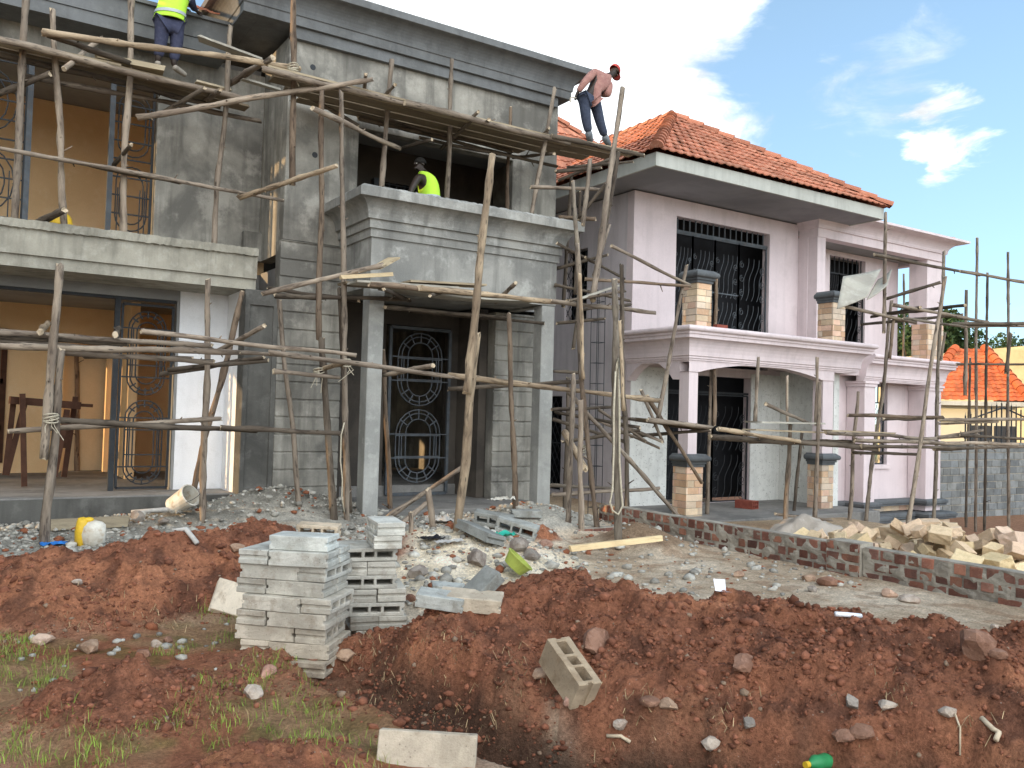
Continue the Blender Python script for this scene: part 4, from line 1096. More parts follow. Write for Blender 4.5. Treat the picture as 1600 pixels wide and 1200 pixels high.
m = MB(); m.sweep([(0, 2.42), (.08, 2.42), (.08, 2.60), (0, 2.60)], [(p.x, p.y) for p in (ev[3], ev[0], ev[1], ev[2])]); part('gutter', m, G['fascia'], nb)
m = MB(); m.poly([cor(p, 2.5) for p in ev]); part('soffit', m, G['eave'], nb)
# blockwork wall with spiked fence
cw = thing('block_wall', 'grey concrete block boundary wall right of the pink house', 'wall', (23, 13, 0))
CT = [(1, 1, 1), (1.15, 1.15, 1.15), (.85, .86, .88), (.95, .97, 1.0), (1.05, 1.03, 1.0)]
m = MB(); masonry(m, 21.45, 34, 13.6, 13.85, -1.3, 1.02, .46, .205, 81, mg=.011, proud=.016, faces='f', tints=CT)
part('wall', m, [G['mortar'], G['cinder']], cw, bevel=.004)
m = MB(); m.box(22.0, 13.55, 1.022, 34, 13.9, 1.10); part('coping', m, G['cement'], cw)
fn = thing('spiked_fence', 'black iron fence with pointed bars on top of the block wall', 'fence', (26, 13.72, 1.1))
m = MB()
y = 13.72
xs_ = np.arange(24.4, 33.8, .28)
def ftop(x): return 1.75+.45*max(0, 1-abs(((x-24.4) % 4.2)-2.1)/2.1)
for xx in xs_: m.bar((xx, y, 1.1), (xx, y, ftop(xx)+.12), .03); m.poly([(xx-.02, y, ftop(xx)+.12), (xx+.02, y, ftop(xx)+.12), (xx, y, ftop(xx)+.24)])
m.tube([(xx, y+.03, ftop(xx)-.04) for xx in np.arange(24.4, 33.8, .14)], .025, 5); m.bar((24.4, y+.03, 1.22), (33.8, y+.03, 1.22), .03)
part('bars', m, G['iron'], fn)

# trees far behind
G['leaf'] = M('leaf', (.050, .085, .030), (.032, .06, .022), (.085, .115, .04), s1=2, s2=5, bump=0, rough=.75, attr=True)
G['trunk'] = M('tree trunk', (.12, .09, .06), (.08, .06, .04), s1=4, bump=.4)
def tree(px, D, ztop, r, seed, lab, n=2600, leaf=.17, flatness=.8, gap=0.0):
    rs = np.random.RandomState(seed); cx, cy = cpt(px, D); t = thing('tree', lab, 'tree', (cx, cy, -1), 'trees beyond the pink house')
    zc = ztop-r*flatness*.9
    m = MB(); m.tube([(cx, cy, -1.5), (cx+.1, cy, zc*.5), (cx, cy+.1, zc)], [.28, .22, .12], 8)
    for k in range(7):
        a = k*.9+rs.rand(); m.tube([(cx, cy, zc*.55+.2*k), (cx+math.cos(a)*r*.4, cy+math.sin(a)*r*.4, zc+.1*k), (cx+math.cos(a)*r*.75, cy+math.sin(a)*r*.75, zc+r*.35*rs.rand())], [.1, .06, .02], 5)
    part('trunk', m, G['trunk'], t)
    blobs = [(rs.uniform(-.7, .7)*r, rs.uniform(-.7, .7)*r, rs.uniform(-.5, .75)*r*flatness, r*rs.uniform(.25, .5)) for _ in range(16)]
    P = []; Fq = []; Cc = []
    m = MB()
    for i in range(n):
        b = blobs[rs.randint(len(blobs))]; d = rs.randn(3); d /= np.linalg.norm(d); q = np.array([cx+b[0], cy+b[1], zc+b[2]])+d*b[3]*(rs.rand()**.33)*np.array([1, 1, .75])
        u = rs.randn(3); u /= np.linalg.norm(u); v = np.cross(u, rs.randn(3)); v /= np.linalg.norm(v); s_ = leaf*(.6+.8*rs.rand()); c = .55+.9*rs.rand()
        m.quad(q-u*s_, q-v*s_*.5, q+u*s_, q+v*s_*.5, 0, (c, c, c*.9))
    part('crown', m, G['leaf'], t, fix=False)
tree(1424, 75, 12.2, 5.2, 91, 'broad dark green tree behind the right pillar of the pink house', n=5200, leaf=.26)
tree(1462, 85, 10.9, 4.6, 92, 'round tree just right of the broad dark tree', n=3600, leaf=.28)
tree(1545, 95, 11.4, 3.6, 93, 'thin bare topped tree above the sunlit wall', n=500, leaf=.2)
tree(1592, 95, 12.0, 3.6, 94, 'small tree at the right edge above the sunlit wall', n=1500, leaf=.24)
# unseen house added left of the frame to keep evening sun off the yard
lh = thing('sun_blocker', 'added unseen block that shades the yard, left of the grey house', 'house', (-11, 8, 0))
m = MB(); m.box(-15, 1.5, -.5, -7.6, 14.2, 3.59); part('wall', m, G['cream'], lh)
m = MB(); m.box(-15, 1.5, 3.6, -7.6, 16.3, 6.6); part('upper_wall', m, G['cream'], lh)  # overhang added to keep the sun off the balcony and upper wall
m = MB()
a = (-15.5, 1.0, 6.6), (-7.1, 1.0, 6.6), (-7.1, 16.7, 6.6), (-15.5, 16.7, 6.6); r1, r2 = (-11.3, 5, 8.6), (-11.3, 10.5, 8.6)
m.quad(a[1], a[2], r2, r1); m.quad(a[3], a[0], r1, r2); m.poly([a[0], a[1], r1]); m.poly([a[2], a[3], r2]); m.quad(*a)
part('roof', m, G['tile_far'], lh)
# ------------------------------------------------------------------ scaffold of rough eucalyptus poles
prs = np.random.RandomState(77)
POLES = []
def pole_mesh(L, r0, r1, crook, seed, knots=True):
    rs = np.random.RandomState(seed); n = max(6, int(L/.16)); K = 9
    m = MB(); ph = rs.rand(4)*6.28
    for i in range(n+1):
        t = i/n; z = L*t
        ox = crook*(math.sin(2.1*t*3+ph[0])*.6+math.sin(5.3*t+ph[1])*.4)*math.sin(math.pi*t); oy = crook*(math.sin(2.6*t*3+ph[2])*.6+math.sin(6.1*t+ph[3])*.4)*math.sin(math.pi*t)
        r = (r0+(r1-r0)*t)*(1+.09*rs.randn())
        for k in range(K):
            a = 2*math.pi*k/K; rr = r*(1+.07*rs.randn())
            m.v.append((ox+rr*math.cos(a), oy+rr*math.sin(a), z+(rs.randn()*.012 if i in (0, n) else 0)))
    for i in range(n):
        for k in range(K):
            k2 = (k+1) % K; m.f.append((i*K+k, i*K+k2, (i+1)*K+k2, (i+1)*K+k)); m.m.append(0); m.c.append(None)
    m.f.append(tuple(range(K))[::-1]); m.m.append(1); m.c.append(None); m.f.append(tuple(n*K+k for k in range(K))); m.m.append(1); m.c.append(None)
    if knots:                                    # stubs of trimmed twigs
        for _ in range(int(L*1.3)):
            t = rs.uniform(.05, .95); a = rs.rand()*6.28; r = r0+(r1-r0)*t; i = int(t*n); c = np.mean([m.v[i*K+k] for k in range(K)], 0)
            d = Vector((math.cos(a), math.sin(a), .5)); p = Vector(c)+d*r*.8; m.tube([p, p+d*(.015+.03*rs.rand()*(1+3*(rs.rand() < .12)))], [.011, .006], 5, 0)
    return m
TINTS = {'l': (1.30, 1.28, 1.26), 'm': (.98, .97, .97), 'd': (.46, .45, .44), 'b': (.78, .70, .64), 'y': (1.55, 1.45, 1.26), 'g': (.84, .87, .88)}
def pole(p0, p1, r0, r1, label, tint='m', crook=None, group='wooden poles of the scaffold on the grey house', name='scaffold_pole'):
    p0, p1 = Vector(p0), Vector(p1); d = p1-p0; L = d.length; r0 *= .82; r1 *= .82
    m = pole_mesh(L, r0, r1, min(L, 3.2)*.0065*(.4+prs.rand()) if crook is None else crook, prs.randint(99999))
    me = m.mesh(name, [G['bark'], G['cutend']], smooth=False, fix=False)
    fl = np.array([len(p.vertices) == 4 for p in me.polygons]); me.polygons.foreach_set('use_smooth', fl)
    o = bpy.data.objects.new(name, me); link(o); o.location = p0; o.rotation_mode = 'QUATERNION'; o.rotation_quaternion = d.to_track_quat('Z', 'Y')
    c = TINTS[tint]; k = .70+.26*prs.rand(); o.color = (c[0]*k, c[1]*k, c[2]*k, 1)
    tag(o, label, 'pole', group); POLES.append(o); return o
def stand(bx, by, tx, ty, r, label, tint='m', lean=0.0, group=None, sink=.12, r1=None):
    b = ground_hit(bx, by); t = at(tx, ty, b.y+lean); d = (t-b).normalized()
    kw = {'group': group} if group else {}
    return pole(b-d*sink, t, r, r1 or r*.82, label, tint, **kw)
def run(x0, y0, Y0, x1, y1, Y1, r, label, tint='m', group=None, r1=None, crook=None):
    kw = {'group': group} if group else {}
    return pole(at(x0, y0, Y0), at(x1, y1, Y1), r, r1 or r*.85, label, tint, crook, **kw)

# uprights standing in the yard in front of the grey house
stand(69, 851, 96, 547, .060, 'stout upright pole nearest the left edge, standing in the red earth', 'm')
b0 = ground_hit(69, 851).y
run(68, 717, b0-.06, 94, 413, b0-.02, .058, 'upper pole lashed onto the stout upright near the left edge', 'l')
stand(121, 797, 118, 428, .055, 'dark barked upright before the iron gate, second from the left edge', 'b')
run(136, 640, ground_hit(121, 797).y+.12, 130, 430, ground_hit(121, 797).y+.12, .04, 'thin pole behind the dark barked upright at the iron gate', 'm')
stand(317, 815, 325, 436, .052, 'pale straight upright in front of the white wall bay', 'l')
run(300, 775, 12.3, 379, 456, 12.25, .055, 'slanting pole leaning on the white wall bay', 'b')
stand(467, 787, 436, 468, .045, 'pole leaning against the grooved wall with a sunlit edge', 'm')
stand(522, 815, 502, 528, .062, 'dark rough upright stub left of the first balcony column', 'd')
yb = ground_hit(542, 816).y
run(498, 530, yb+.02, 503, 142, yb+.1, .050, 'reddish upright rising past the balcony corner, ending at the deck', 'b')
stand(542, 816, 533, 143, .050, 'tall grey upright directly left of the first balcony column', 'm', lean=.1)
stand(610, 800, 599, 548, .048, 'pole standing in the porch beside the first column', 'b')
stand(806, 796, 795, 490, .048, 'brown pole in the porch before the right grooved wall', 'b')
stand(714, 830, 746, 522, .058, 'lower rough pole propped in front of the porch door', 'y')
ym = ground_hit(714, 830).y-.1
run(729, 614, ym, 769, 241, ym+.35, .056, 'long pale pole spliced above the door prop and crossing the parapet', 'y')
run(604, 810, 10.9, 722, 730, 10.3, .045, 'brace sloping from the ground up to the door prop', 'm')
run(622, 822, 9.9, 668, 785, 10.3, .045, 'short brace under the sloping brace', 'l')
stand(677, 826, 669, 764, .045, 'short peg driven into the rubble by the sloping brace', 'l')
stand(643, 832, 642, 801, .035, 'smallest peg in the rubble behind the block stack', 'l')
# poles standing on the ledge
run(22, 352, 12.45, 41, -14, 12.5, .058, 'leftmost upright standing on the ledge, one edge lit by sun', 'm')
run(101, 360, 12.45, 82, 16, 12.5, .052, 'second upright on the ledge, leaning left at its top', 'l')
run(192, 374, 12.42, 206, -16, 12.45, .056, 'third upright on the ledge, running out of the top of the picture', 'l')
run(334, 392, 12.4, 360, 41, 12.45, .050, 'fourth upright on the ledge, with a frayed top below the cornice', 'm')
run(457, 288, 11.5, 459, -22, 11.6, .055, 'dark upright before the corner of the upper wall, reaching above the picture', 'b')
# poles behind the balcony parapet
run(592, 345, 11.75, 612, 93, 11.75, .050, 'upright behind the parapet, left of the man in the vest', 'm')
run(696, 360, 11.8, 706, 93, 11.8, .050, 'upright behind the parapet, right of the man in the vest', 'm')
run(829, 343, 11.2, 867, 138, 11.3, .048, 'leaning pole standing on the right end of the parapet', 'm')
run(791, 350, 12.25, 798, 168, 12.25, .042, 'dark pole against the right jamb of the balcony opening', 'b')
# upper left deck: ledgers and putlogs
run(-20, 57, 12.25, 385, 156, 12.1, .056, 'front ledger of the upper left deck, under the feet of the worker', 'l')
run(66, 50, 12.2, 469, 107, 11.6, .056, 'guard pole across the shins of the worker on the left', 'y')
run(72, 53, 12.28, 205, 99, 12.3, .048, 'short dark pole slanting down behind the guard pole', 'd')
run(-20, 80, 12.6, 345, 167, 12.55, .050, 'rear ledger of the upper left deck', 'd')
run(30, 117, 12.75, 407, 189, 12.7, .048, 'lowest ledger under the upper left deck', 'm')
run(213, 184, 12.2, 582, 124, 11.0, .050, 'long pole tilted up to the right across the upper deck', 'l')
run(100, 108, 12.05, 158, 60, 13.0, .042, 'putlog with a round pale cut end left of the third ledge upright', 'l')
run(-10, 150, 12.9, 78, 115, 12.3, .052, 'forked dark branch pole at the upper left edge', 'd')
run(357, 132, 12.6, 426, 90, 11.5, .055, 'thick cut putlog jutting forward beside the frayed upright', 'm')
run(250, 180, 12.75, 320, 137, 11.9, .045, 'dark putlog below the worker on the left', 'd')
run(318, 160, 12.7, 345, 140, 11.9, .04, 'short putlog under the deck beside the fourth ledge upright', 'm')
run(-20, 228, 12.3, 442, 313, 12.2, .036, 'thin rail along the upper ledge', 'm')
run(90, 248, 12.36, 282, 286, 12.33, .034, 'second thin rail just under the ledge rail', 'd')
run(178, 258, 12.9, 205, 226, 12.0, .036, 'short slanting pole tied to the third ledge upright', 'd')
run(48, 354, 12.7, 101, 328, 12.1, .06, 'thick cut log lying on the ledge', 'd')
# upper right deck
run(410, 107, 11.25, 655, 168, 11.2, .052, 'front ledger of the upper deck, left length', 'm')
run(632, 160, 11.14, 890, 224, 11.1, .055, 'front ledger of the upper deck, middle length', 'm')
run(862, 213, 11.08, 1006, 243, 11.0, .050, 'front ledger of the upper deck below the feet of the man in the red cap', 'd')
run(545, 168, 12.1, 800, 238, 12.1, .045, 'inner ledger of the upper deck against the wall', 'd')
run(488, 169, 10.75, 624, 232, 11.9, .046, 'pole hanging down to the right from the tall grey upright', 'l')
run(374, 309, 12.2, 527, 259, 10.55, .045, 'putlog at the foot of the dark corner upright', 'y')
for (a, b, c, d, lab) in ((566, 160, 572, 116, 'putlog end sticking out near the left wall corner'), (600, 152, 617, 132, 'putlog end sticking out left of the man in the vest'), (725, 196, 747, 175, 'putlog end sticking out above the man in the vest'), (755, 200, 764, 187, 'smallest putlog end on the upper deck'), (845, 215, 858, 200, 'putlog end at the right part of the upper deck')):
    run(a, b, 12.0, c, d, 10.95, .036, lab, 'm')
# middle deck at the foot of the balcony
run(410, 459, 10.9, 598, 414, 10.35, .045, 'crooked pole at the left end of the middle deck', 'l')
run(577, 444, 10.45, 745, 457, 10.4, .046, 'front ledger of the middle deck, left length', 'b')
run(655, 450, 10.36, 882, 473, 10.3, .050, 'front ledger of the middle deck, right length', 'y')
run(860, 470, 10.28, 1024, 489, 10.3, .046, 'ledger end jutting past the right column towards the pink house', 'm')
run(430, 462, 11.1, 640, 468, 11.0, .04, 'dark ledger inside the middle deck', 'd')
run(602, 480, 11.1, 796, 497, 11.1, .040, 'pole across the porch opening under the middle deck', 'd')
run(700, 452, 11.1, 672, 462, 10.2, .038, 'putlog under the middle deck by the long pale pole', 'd')
run(775, 472, 11.15, 806, 442, 10.25, .042, 'putlog rising through the middle deck at the right column', 'm')
run(640, 470, 11.15, 600, 452, 10.2, .038, 'putlog under the middle deck above the first column', 'd')
# lower rails
run(-20, 518, 11.0, 332, 541, 10.7, .046, 'upper rail of the lower left scaffold', 'm')
run(-20, 526, 11.08, 200, 538, 10.9, .034, 'thin rail between the two lower left rails', 'd')
run(-20, 540, 10.85, 376, 551, 10.6, .050, 'middle rail of the lower left scaffold', 'l')
run(95, 551, 10.95, 334, 566, 10.75, .042, 'lower rail of the lower left scaffold, bowed', 'm')
run(221, 518, 10.55, 556, 555, 10.35, .038, 'long thin rail from the iron gate to the first column', 'l')
run(250, 585, 11.9, 412, 558, 10.9, .040, 'dark pole receding under the lower left rails', 'd')
run(340, 549, 11.6, 413, 509, 10.5, .042, 'putlog with a pale cut end above the lower left rails', 'l')
run(63, 519, 10.6, 75, 505, 12.6, .050, 'log end with a white cut face on the left rails', 'y')
run(180, 523, 10.6, 186, 512, 12.4, .045, 'log end with a grey cut face before the iron gate', 'd')
run(70, 656, 10.75, 402, 673, 10.7, .046, 'dark knee high rail before the iron gate', 'd')
run(345, 668, 10.6, 532, 677, 10.55, .040, 'dark knee high rail before the grooved wall', 'd')
run(14, 674, 10.95, 345, 654, 11.0, .040, 'pale pole crossing behind the dark knee high rail', 'l')
run(420, 550, 10.3, 772, 597, 10.05, .042, 'long waist high rail in front of the first column', 'm')
run(700, 586, 10.12, 1030, 626, 9.5, .050, 'long waist high rail in front of the right column', 'y')
run(428, 580, 10.6, 531, 590, 10.55, .038, 'short horizontal pole tied to the dark stub', 'm')
run(494, 579, 11.2, 541, 566, 10.25, .044, 'short tied putlog with a round cut end beside the tall grey upright', 'y')
run(600, 586, 11.3, 677, 571, 9.95, .044, 'putlog with a round cut end before the porch door', 'l')
run(700, 608, 11.3, 905, 596, 10.0, .044, 'dark putlog from the porch to the right corner', 'd')
# tangle of poles in the gap between the two houses
GP = None
run(936, 858, 9.0, 908, 590, 9.6, .050, 'reddish pole leaning at the right front corner of the grey house', 'b')
run(909, 600, 9.62, 902, 380, 9.75, .050, 'pole above the reddish leaning pole, past the balcony end', 'm')
run(911, 592, 9.55, 906, 427, 9.6, .038, 'fresh split yellow pole beside the balcony end', 'y')
run(902, 384, 9.8, 895, 284, 9.9, .040, 'broken topped pole above the balcony end', 'g')
stand(966, 858, 960, 437, .058, 'weathered grey sawn post with a pointed top, carrying a rope loop', 'g')
run(980, 828, 9.5, 971, 413, 9.7, .046, 'dark post just right of the grey sawn post', 'd')
run(974, 640, 9.1, 968, 500, 9.2, .036, 'thin yellow pole tied to the grey sawn post', 'y')
stand(908, 828, 907, 625, .050, 'pale thick post standing in the gap, left of the reddish pole', 'l')
stand(888, 815, 896, 585, .046, 'post in the gap close to the right column', 'm')
run(882, 815, 11.2, 888, 590, 11.3, .045, 'dark post at the back of the gap', 'd')
run(926, 470, 10.2, 973, 137, 10.6, .060, 'tall leaning pole right of the man in the red cap', 'm')
run(931, 440, 10.4, 966, 238, 10.7, .050, 'darker pole leaning along the tall leaning pole', 'd')
run(911, 352, 10.6, 922, 250, 10.8, .045, 'pole rising to the deck under the man in the red cap', 'm')
run(928, 430, 10.5, 952, 352, 10.7, .034, 'short pole with a blunt top among the leaning poles', 'm')
run(880, 480, 11.6, 893, 275, 11.7, .042, 'rear upright in the gap against the grey wall', 'd')
run(899, 460, 11.0, 907, 300, 11.1, .036, 'dark thin upright behind the broken topped pole', 'd')
run(829, 292, 10.9, 938, 296, 10.7, .036, 'level pole crossing the corner of the upper wall', 'm')
run(873, 340, 11.5, 931, 342, 11.0, .046, 'stub of a level pole at the parapet end', 'b')
run(902, 342, 10.9, 949, 285, 10.5, .042, 'dark diagonal brace below the upper deck', 'd')
run(870, 380, 11.0, 968, 431, 11.3, .034, 'diagonal brace sloping down toward the pink wall, upper one', 'd')
run(915, 402, 10.7, 976, 436, 11.0, .032, 'diagonal brace sloping down toward the pink wall, lower one', 'd')
run(955, 384, 10.2, 1078, 446, 9.9, .036, 'pole sloping down from the gap to the stone pillar', 'm')
run(914, 436, 10.5, 1080, 447, 9.85, .034, 'level pole from the gap to the stone pillar', 'b')
run(885, 470, 11.0, 977, 455, 11.2, .036, 'dark pole under the jutting ledger', 'd')
run(890, 470, 10.2, 975, 454, 9.9, .032, 'pole running up to the grey sawn post', 'm')
run(905, 484, 10.6, 985, 476, 10.9, .036, 'putlog stub at the grey sawn post', 'd')
run(888, 612, 9.9, 1080, 829, 8.8, .042, 'long diagonal brace reaching down to the brick wall', 'm')
run(882, 676, 9.6, 915, 733, 9.0, .060, 'short thick log tied across the pale thick post', 'y')
run(862, 640, 10.9, 962, 636, 10.8, .036, 'level pole deep in the gap', 'd')
run(868, 644, 10.9, 1000, 668, 9.6, .036, 'ledger from the gap towards the porch platform', 'd')
run(860, 758, 10.6, 955, 763, 10.3, .034, 'low rail in the gap, upper one', 'g')
run(862, 773, 10.4, 1030, 763, 10.0, .040, 'low rail in the gap, lower one', 'm')
run(905, 582, 11.4, 860, 580, 11.4, .036, 'cross pole high in the dark gap', 'd')
# scaffold along the pink house
PG = 'wooden poles of the scaffold on the pink house'
def prun(*a, **k): return run(*a, group=PG, **k)
def pstand(*a, **k): return stand(*a, group=PG, **k)
prun(1028, 655, 9.9, 1073, 415, 9.95, .040, 'pole leaning against the stone pillar on the left balcony', 'm')
pstand(1105, 806, 1112, 563, .048, 'lower upright at the left front of the porch', 'm')
yq = ground_hit(1105, 806).y-.08
prun(1116, 665, yq, 1119, 432, yq, .044, 'upper length of the upright at the left front of the porch', 'b')
prun(1180, 660, 9.9, 1185, 558, 9.9, .040, 'short upright above the platform before the porch door', 'm')
prun(1230, 662, 10.3, 1230, 587, 10.3, .032, 'thin upright before the inner porch wall', 'l')
pstand(1227, 826, 1235, 663, .052, 'thick post carrying the platform at the porch middle', 'm')
pstand(1240, 804, 1253, 676, .046, 'leaning post behind the thick platform post', 'd')
prun(1275, 664, 9.6, 1277, 558, 9.6, .036, 'upright before the right porch column, upper one', 'l')
pstand(1273, 834, 1281, 597, .044, 'upright before the right porch column, full height', 'm')
pstand(1327, 813, 1341, 612, .050, 'knobbly post before the first pier of the right bay', 'm')
pstand(1354, 809, 1393, 470, .050, 'long post leaning right across the barred lower window', 'm')
prun(1381, 520, 9.35, 1384, 332, 9.4, .042, 'tall upright ending under the roof corner of the pink house', 'm')
pstand(1413, 795, 1412, 428, .046, 'upright right of the barred lower window', 'm')
pstand(1415, 844, 1477, 432, .046, 'long pale pole leaning right before the second pier', 'l')
pstand(1458, 825, 1475, 392, .044, 'crooked upright before the far corner of the right bay', 'g')
pstand(1524, 831, 1527, 371, .044, 'tall pointed upright against the sky', 'm')
prun(1508, 618, 9.0, 1510, 453, 9.0, .042, 'shorter hanging upright left of the pointed one', 'm')
pstand(1509, 824, 1516, 559, .044, 'dark upright in front of the tiled bungalow roof', 'd')
pstand(1538, 829, 1543, 426, .042, 'upright right of the pointed one', 'd')
pstand(1576, 833, 1575, 394, .046, 'tall upright nearest the right edge', 'm')
prun(1572, 585, 7.4, 1579, 520, 7.4, .040, 'short splice on the tall upright nearest the right edge', 'd')
prun(1366, 398, 9.1, 1532, 430, 8.2, .038, 'topmost rail reaching out to the right', 'd')
prun(1500, 424, 8.3, 1640, 447, 7.6, .034, 'topmost rail continuing past the right edge', 'm')
prun(1384, 467, 9.5, 1470, 441, 8.8, .042, 'putlog rising right above the upper platform', 'd')
prun(1395, 476, 9.2, 1545, 504, 8.3, .040, 'front ledger of the upper platform of the right bay', 'm')
prun(1322, 479, 9.6, 1432, 505, 9.1, .038, 'left ledger of the upper platform below the bent board', 'm')
prun(1412, 497, 9.1, 1510, 511, 8.4, .030, 'thin ledger curving under the upper platform', 'g')
prun(1392, 490, 10.3, 1508, 477, 8.5, .042, 'putlog jutting out right of the far corner, upper one', 'd')
prun(1362, 495, 10.4, 1438, 480, 8.9, .036, 'putlog jutting out before the second column', 'd')
prun(1345, 507, 10.4, 1505, 492, 8.6, .040, 'putlog jutting out right of the far corner, lower one', 'd')
prun(1487, 506, 8.6, 1640, 505, 7.6, .040, 'heavy rail over the tiled bungalow roof', 'd')
prun(1504, 511, 8.5, 1640, 508, 7.7, .030, 'thin rail just under the heavy rail', 'm')
prun(1495, 569, 9.3, 1640, 569, 8.6, .028, 'thin dark rod crossing the tiled bungalow roof', 'd')
prun(1390, 560, 9.3, 1396, 500, 9.3, .040, 'short hanging pole below the upper platform', 'b')
prun(1470, 563, 8.9, 1477, 520, 8.9, .030, 'small forked stick at the far corner', 'm')
prun(1325, 649, 9.1, 1474, 652, 8.6, .040, 'upper rail across the barred lower window', 'b')
prun(1380, 655, 9.15, 1458, 654, 8.9, .036, 'second rail tight under the upper window rail', 'd')
prun(1468, 656, 8.8, 1640, 655, 8.0, .038, 'rail before the cream bungalow wall', 'm')
prun(1466, 662, 8.9, 1560, 659, 8.4, .028, 'thin rail before the cream bungalow wall', 'l')
# platforms of the pink scaffold
for i, (a, b, Ya, c, d, Yb, r, t, lab) in enumerate((
    (1012, 656, 9.7, 1112, 668, 9.5, .045, 'm', 'top pole of the left porch platform'),
    (965, 652, 10.3, 1110, 672, 9.8, .040, 'd', 'second pole of the left porch platform'),
    (985, 682, 10.5, 1110, 672, 9.6, .040, 'd', 'dark pole slanting under the left porch platform'),
    (960, 660, 10.6, 1035, 690, 9.7, .034, 'm', 'thin pole splayed at the left porch platform'),
    (930, 655, 10.8, 1030, 700, 10.2, .030, 'm', 'thinnest pole splayed at the left porch platform'),
    (1122, 670, 9.45, 1250, 690, 9.2, .045, 'y', 'front ledger of the porch platform'),
    (1110, 683, 9.7, 1345, 697, 9.0, .060, 'd', 'heavy dark ledger under the porch platform'),
    (1170, 690, 9.8, 1330, 690, 9.2, .045, 'm', 'ledger with a pale end under the porch platform'),
    (1240, 690, 9.3, 1370, 702, 8.9, .050, 'd', 'dark end of the porch ledger at the right bay'),
    (1290, 676, 9.1, 1462, 686, 8.6, .040, 'm', 'top pole of the right platform'),
    (1335, 688, 9.0, 1475, 692, 8.5, .042, 'm', 'second pole of the right platform'),
    (1345, 697, 8.95, 1520, 700, 8.3, .040, 'd', 'dark pole under the right platform'),
    (1375, 691, 9.2, 1530, 680, 8.5, .036, 'm', 'pole crossing over the right platform'),
    (1440, 692, 8.7, 1592, 694, 8.0, .040, 'l', 'pale pole of the far right platform'),
    (1465, 684, 8.8, 1536, 672, 8.5, .036, 'm', 'short pole piled on the far right platform'),
    (1460, 702, 8.7, 1640, 696, 7.9, .040, 'm', 'long pole at the base of the far right platform'),
    (1500, 680, 8.6, 1640, 688, 7.8, .034, 'd', 'thin pole of the far right platform'),
    (1331, 707, 9.4, 1438, 710, 8.9, .038, 'd', 'low cross pole below the right platform'),
    (1196, 631, 10.0, 1265, 662, 9.9, .042, 'm', 'log leaning on the porch platform against the primed wall'),
    (1211, 803, 9.9, 1300, 813, 9.6, .036, 'm', 'pole lying at the edge of the porch floor'),
    (1010, 618, 9.9, 1097, 755, 10.0, .042, 'b', 'crossed brace before the left porch pillar'),
    (1002, 610, 9.9, 1035, 690, 9.8, .034, 'm', 'short crossed pole behind the rail end at the porch'))):
    prun(a, b, Ya, c, d, Yb, r, lab, t)

for a in ((-20, 533, 11.25, 250, 549, 11.1, .036, 'dark pole behind the middle rail of the lower left scaffold', 'd'), (262, 578, 11.6, 420, 563, 10.9, .038, 'second dark pole receding under the lower left rails', 'd'),
          (130, 556, 11.3, 300, 560, 11.2, .036, 'dark short rail before the iron gate', 'd'), (300, 548, 10.75, 470, 556, 10.6, .036, 'short rail joining the white wall bay to the grooved wall', 'm'),
          (560, 185, 12.2, 812, 246, 12.2, .040, 'second inner ledger under the upper deck', 'd'), (625, 232, 12.2, 675, 218, 11.4, .036, 'dark brace above the man in the vest', 'd'), (690, 232, 12.1, 740, 186, 11.3, .036, 'dark brace right of the man in the vest', 'd'),
          (480, 150, 12.1, 560, 196, 11.9, .036, 'short brace under the left part of the upper deck', 'd'), (800, 246, 12.2, 866, 240, 11.2, .036, 'dark brace under the right part of the upper deck', 'd'), (655, 215, 12.1, 870, 260, 11.9, .036, 'lowest dark ledger under the upper deck', 'd'),
          (868, 268, 11.2, 940, 262, 10.8, .036, 'dark cross pole under the feet of the man in the red cap', 'd'), (872, 282, 11.5, 960, 246, 10.9, .036, 'dark raking pole under the right end of the upper deck', 'd'), (885, 262, 11.3, 990, 252, 10.7, .032, 'thin dark pole under the right end of the upper deck', 'd'),
          (868, 420, 11.4, 950, 398, 10.8, .036, 'cross pole at the middle height of the gap', 'd'), (866, 445, 11.2, 985, 470, 10.6, .034, 'dark sloping pole at the middle height of the gap', 'd'), (870, 505, 11.0, 945, 498, 10.6, .036, 'cross pole below the middle height of the gap', 'd'), (896, 545, 10.8, 905, 470, 10.9, .04, 'short dark upright in the gap', 'd'),
          (864, 655, 10.9, 975, 690, 10.2, .034, 'lower sloping ledger from the gap', 'd'), (880, 690, 10.8, 1000, 672, 10.0, .034, 'rising ledger from the gap', 'd'), (935, 640, 10.5, 1010, 690, 9.9, .032, 'splayed pole end left of the porch platform', 'm'), (530, 450, 11.1, 548, 800, 11.3, .04, 'dark upright behind the first balcony column', 'd'),
          (418, 450, 11.9, 560, 470, 11.2, .036, 'dark pole under the left end of the middle deck', 'd'), (640, 486, 11.3, 850, 505, 11.2, .034, 'second pole across the porch opening', 'd')):
    run(*a)
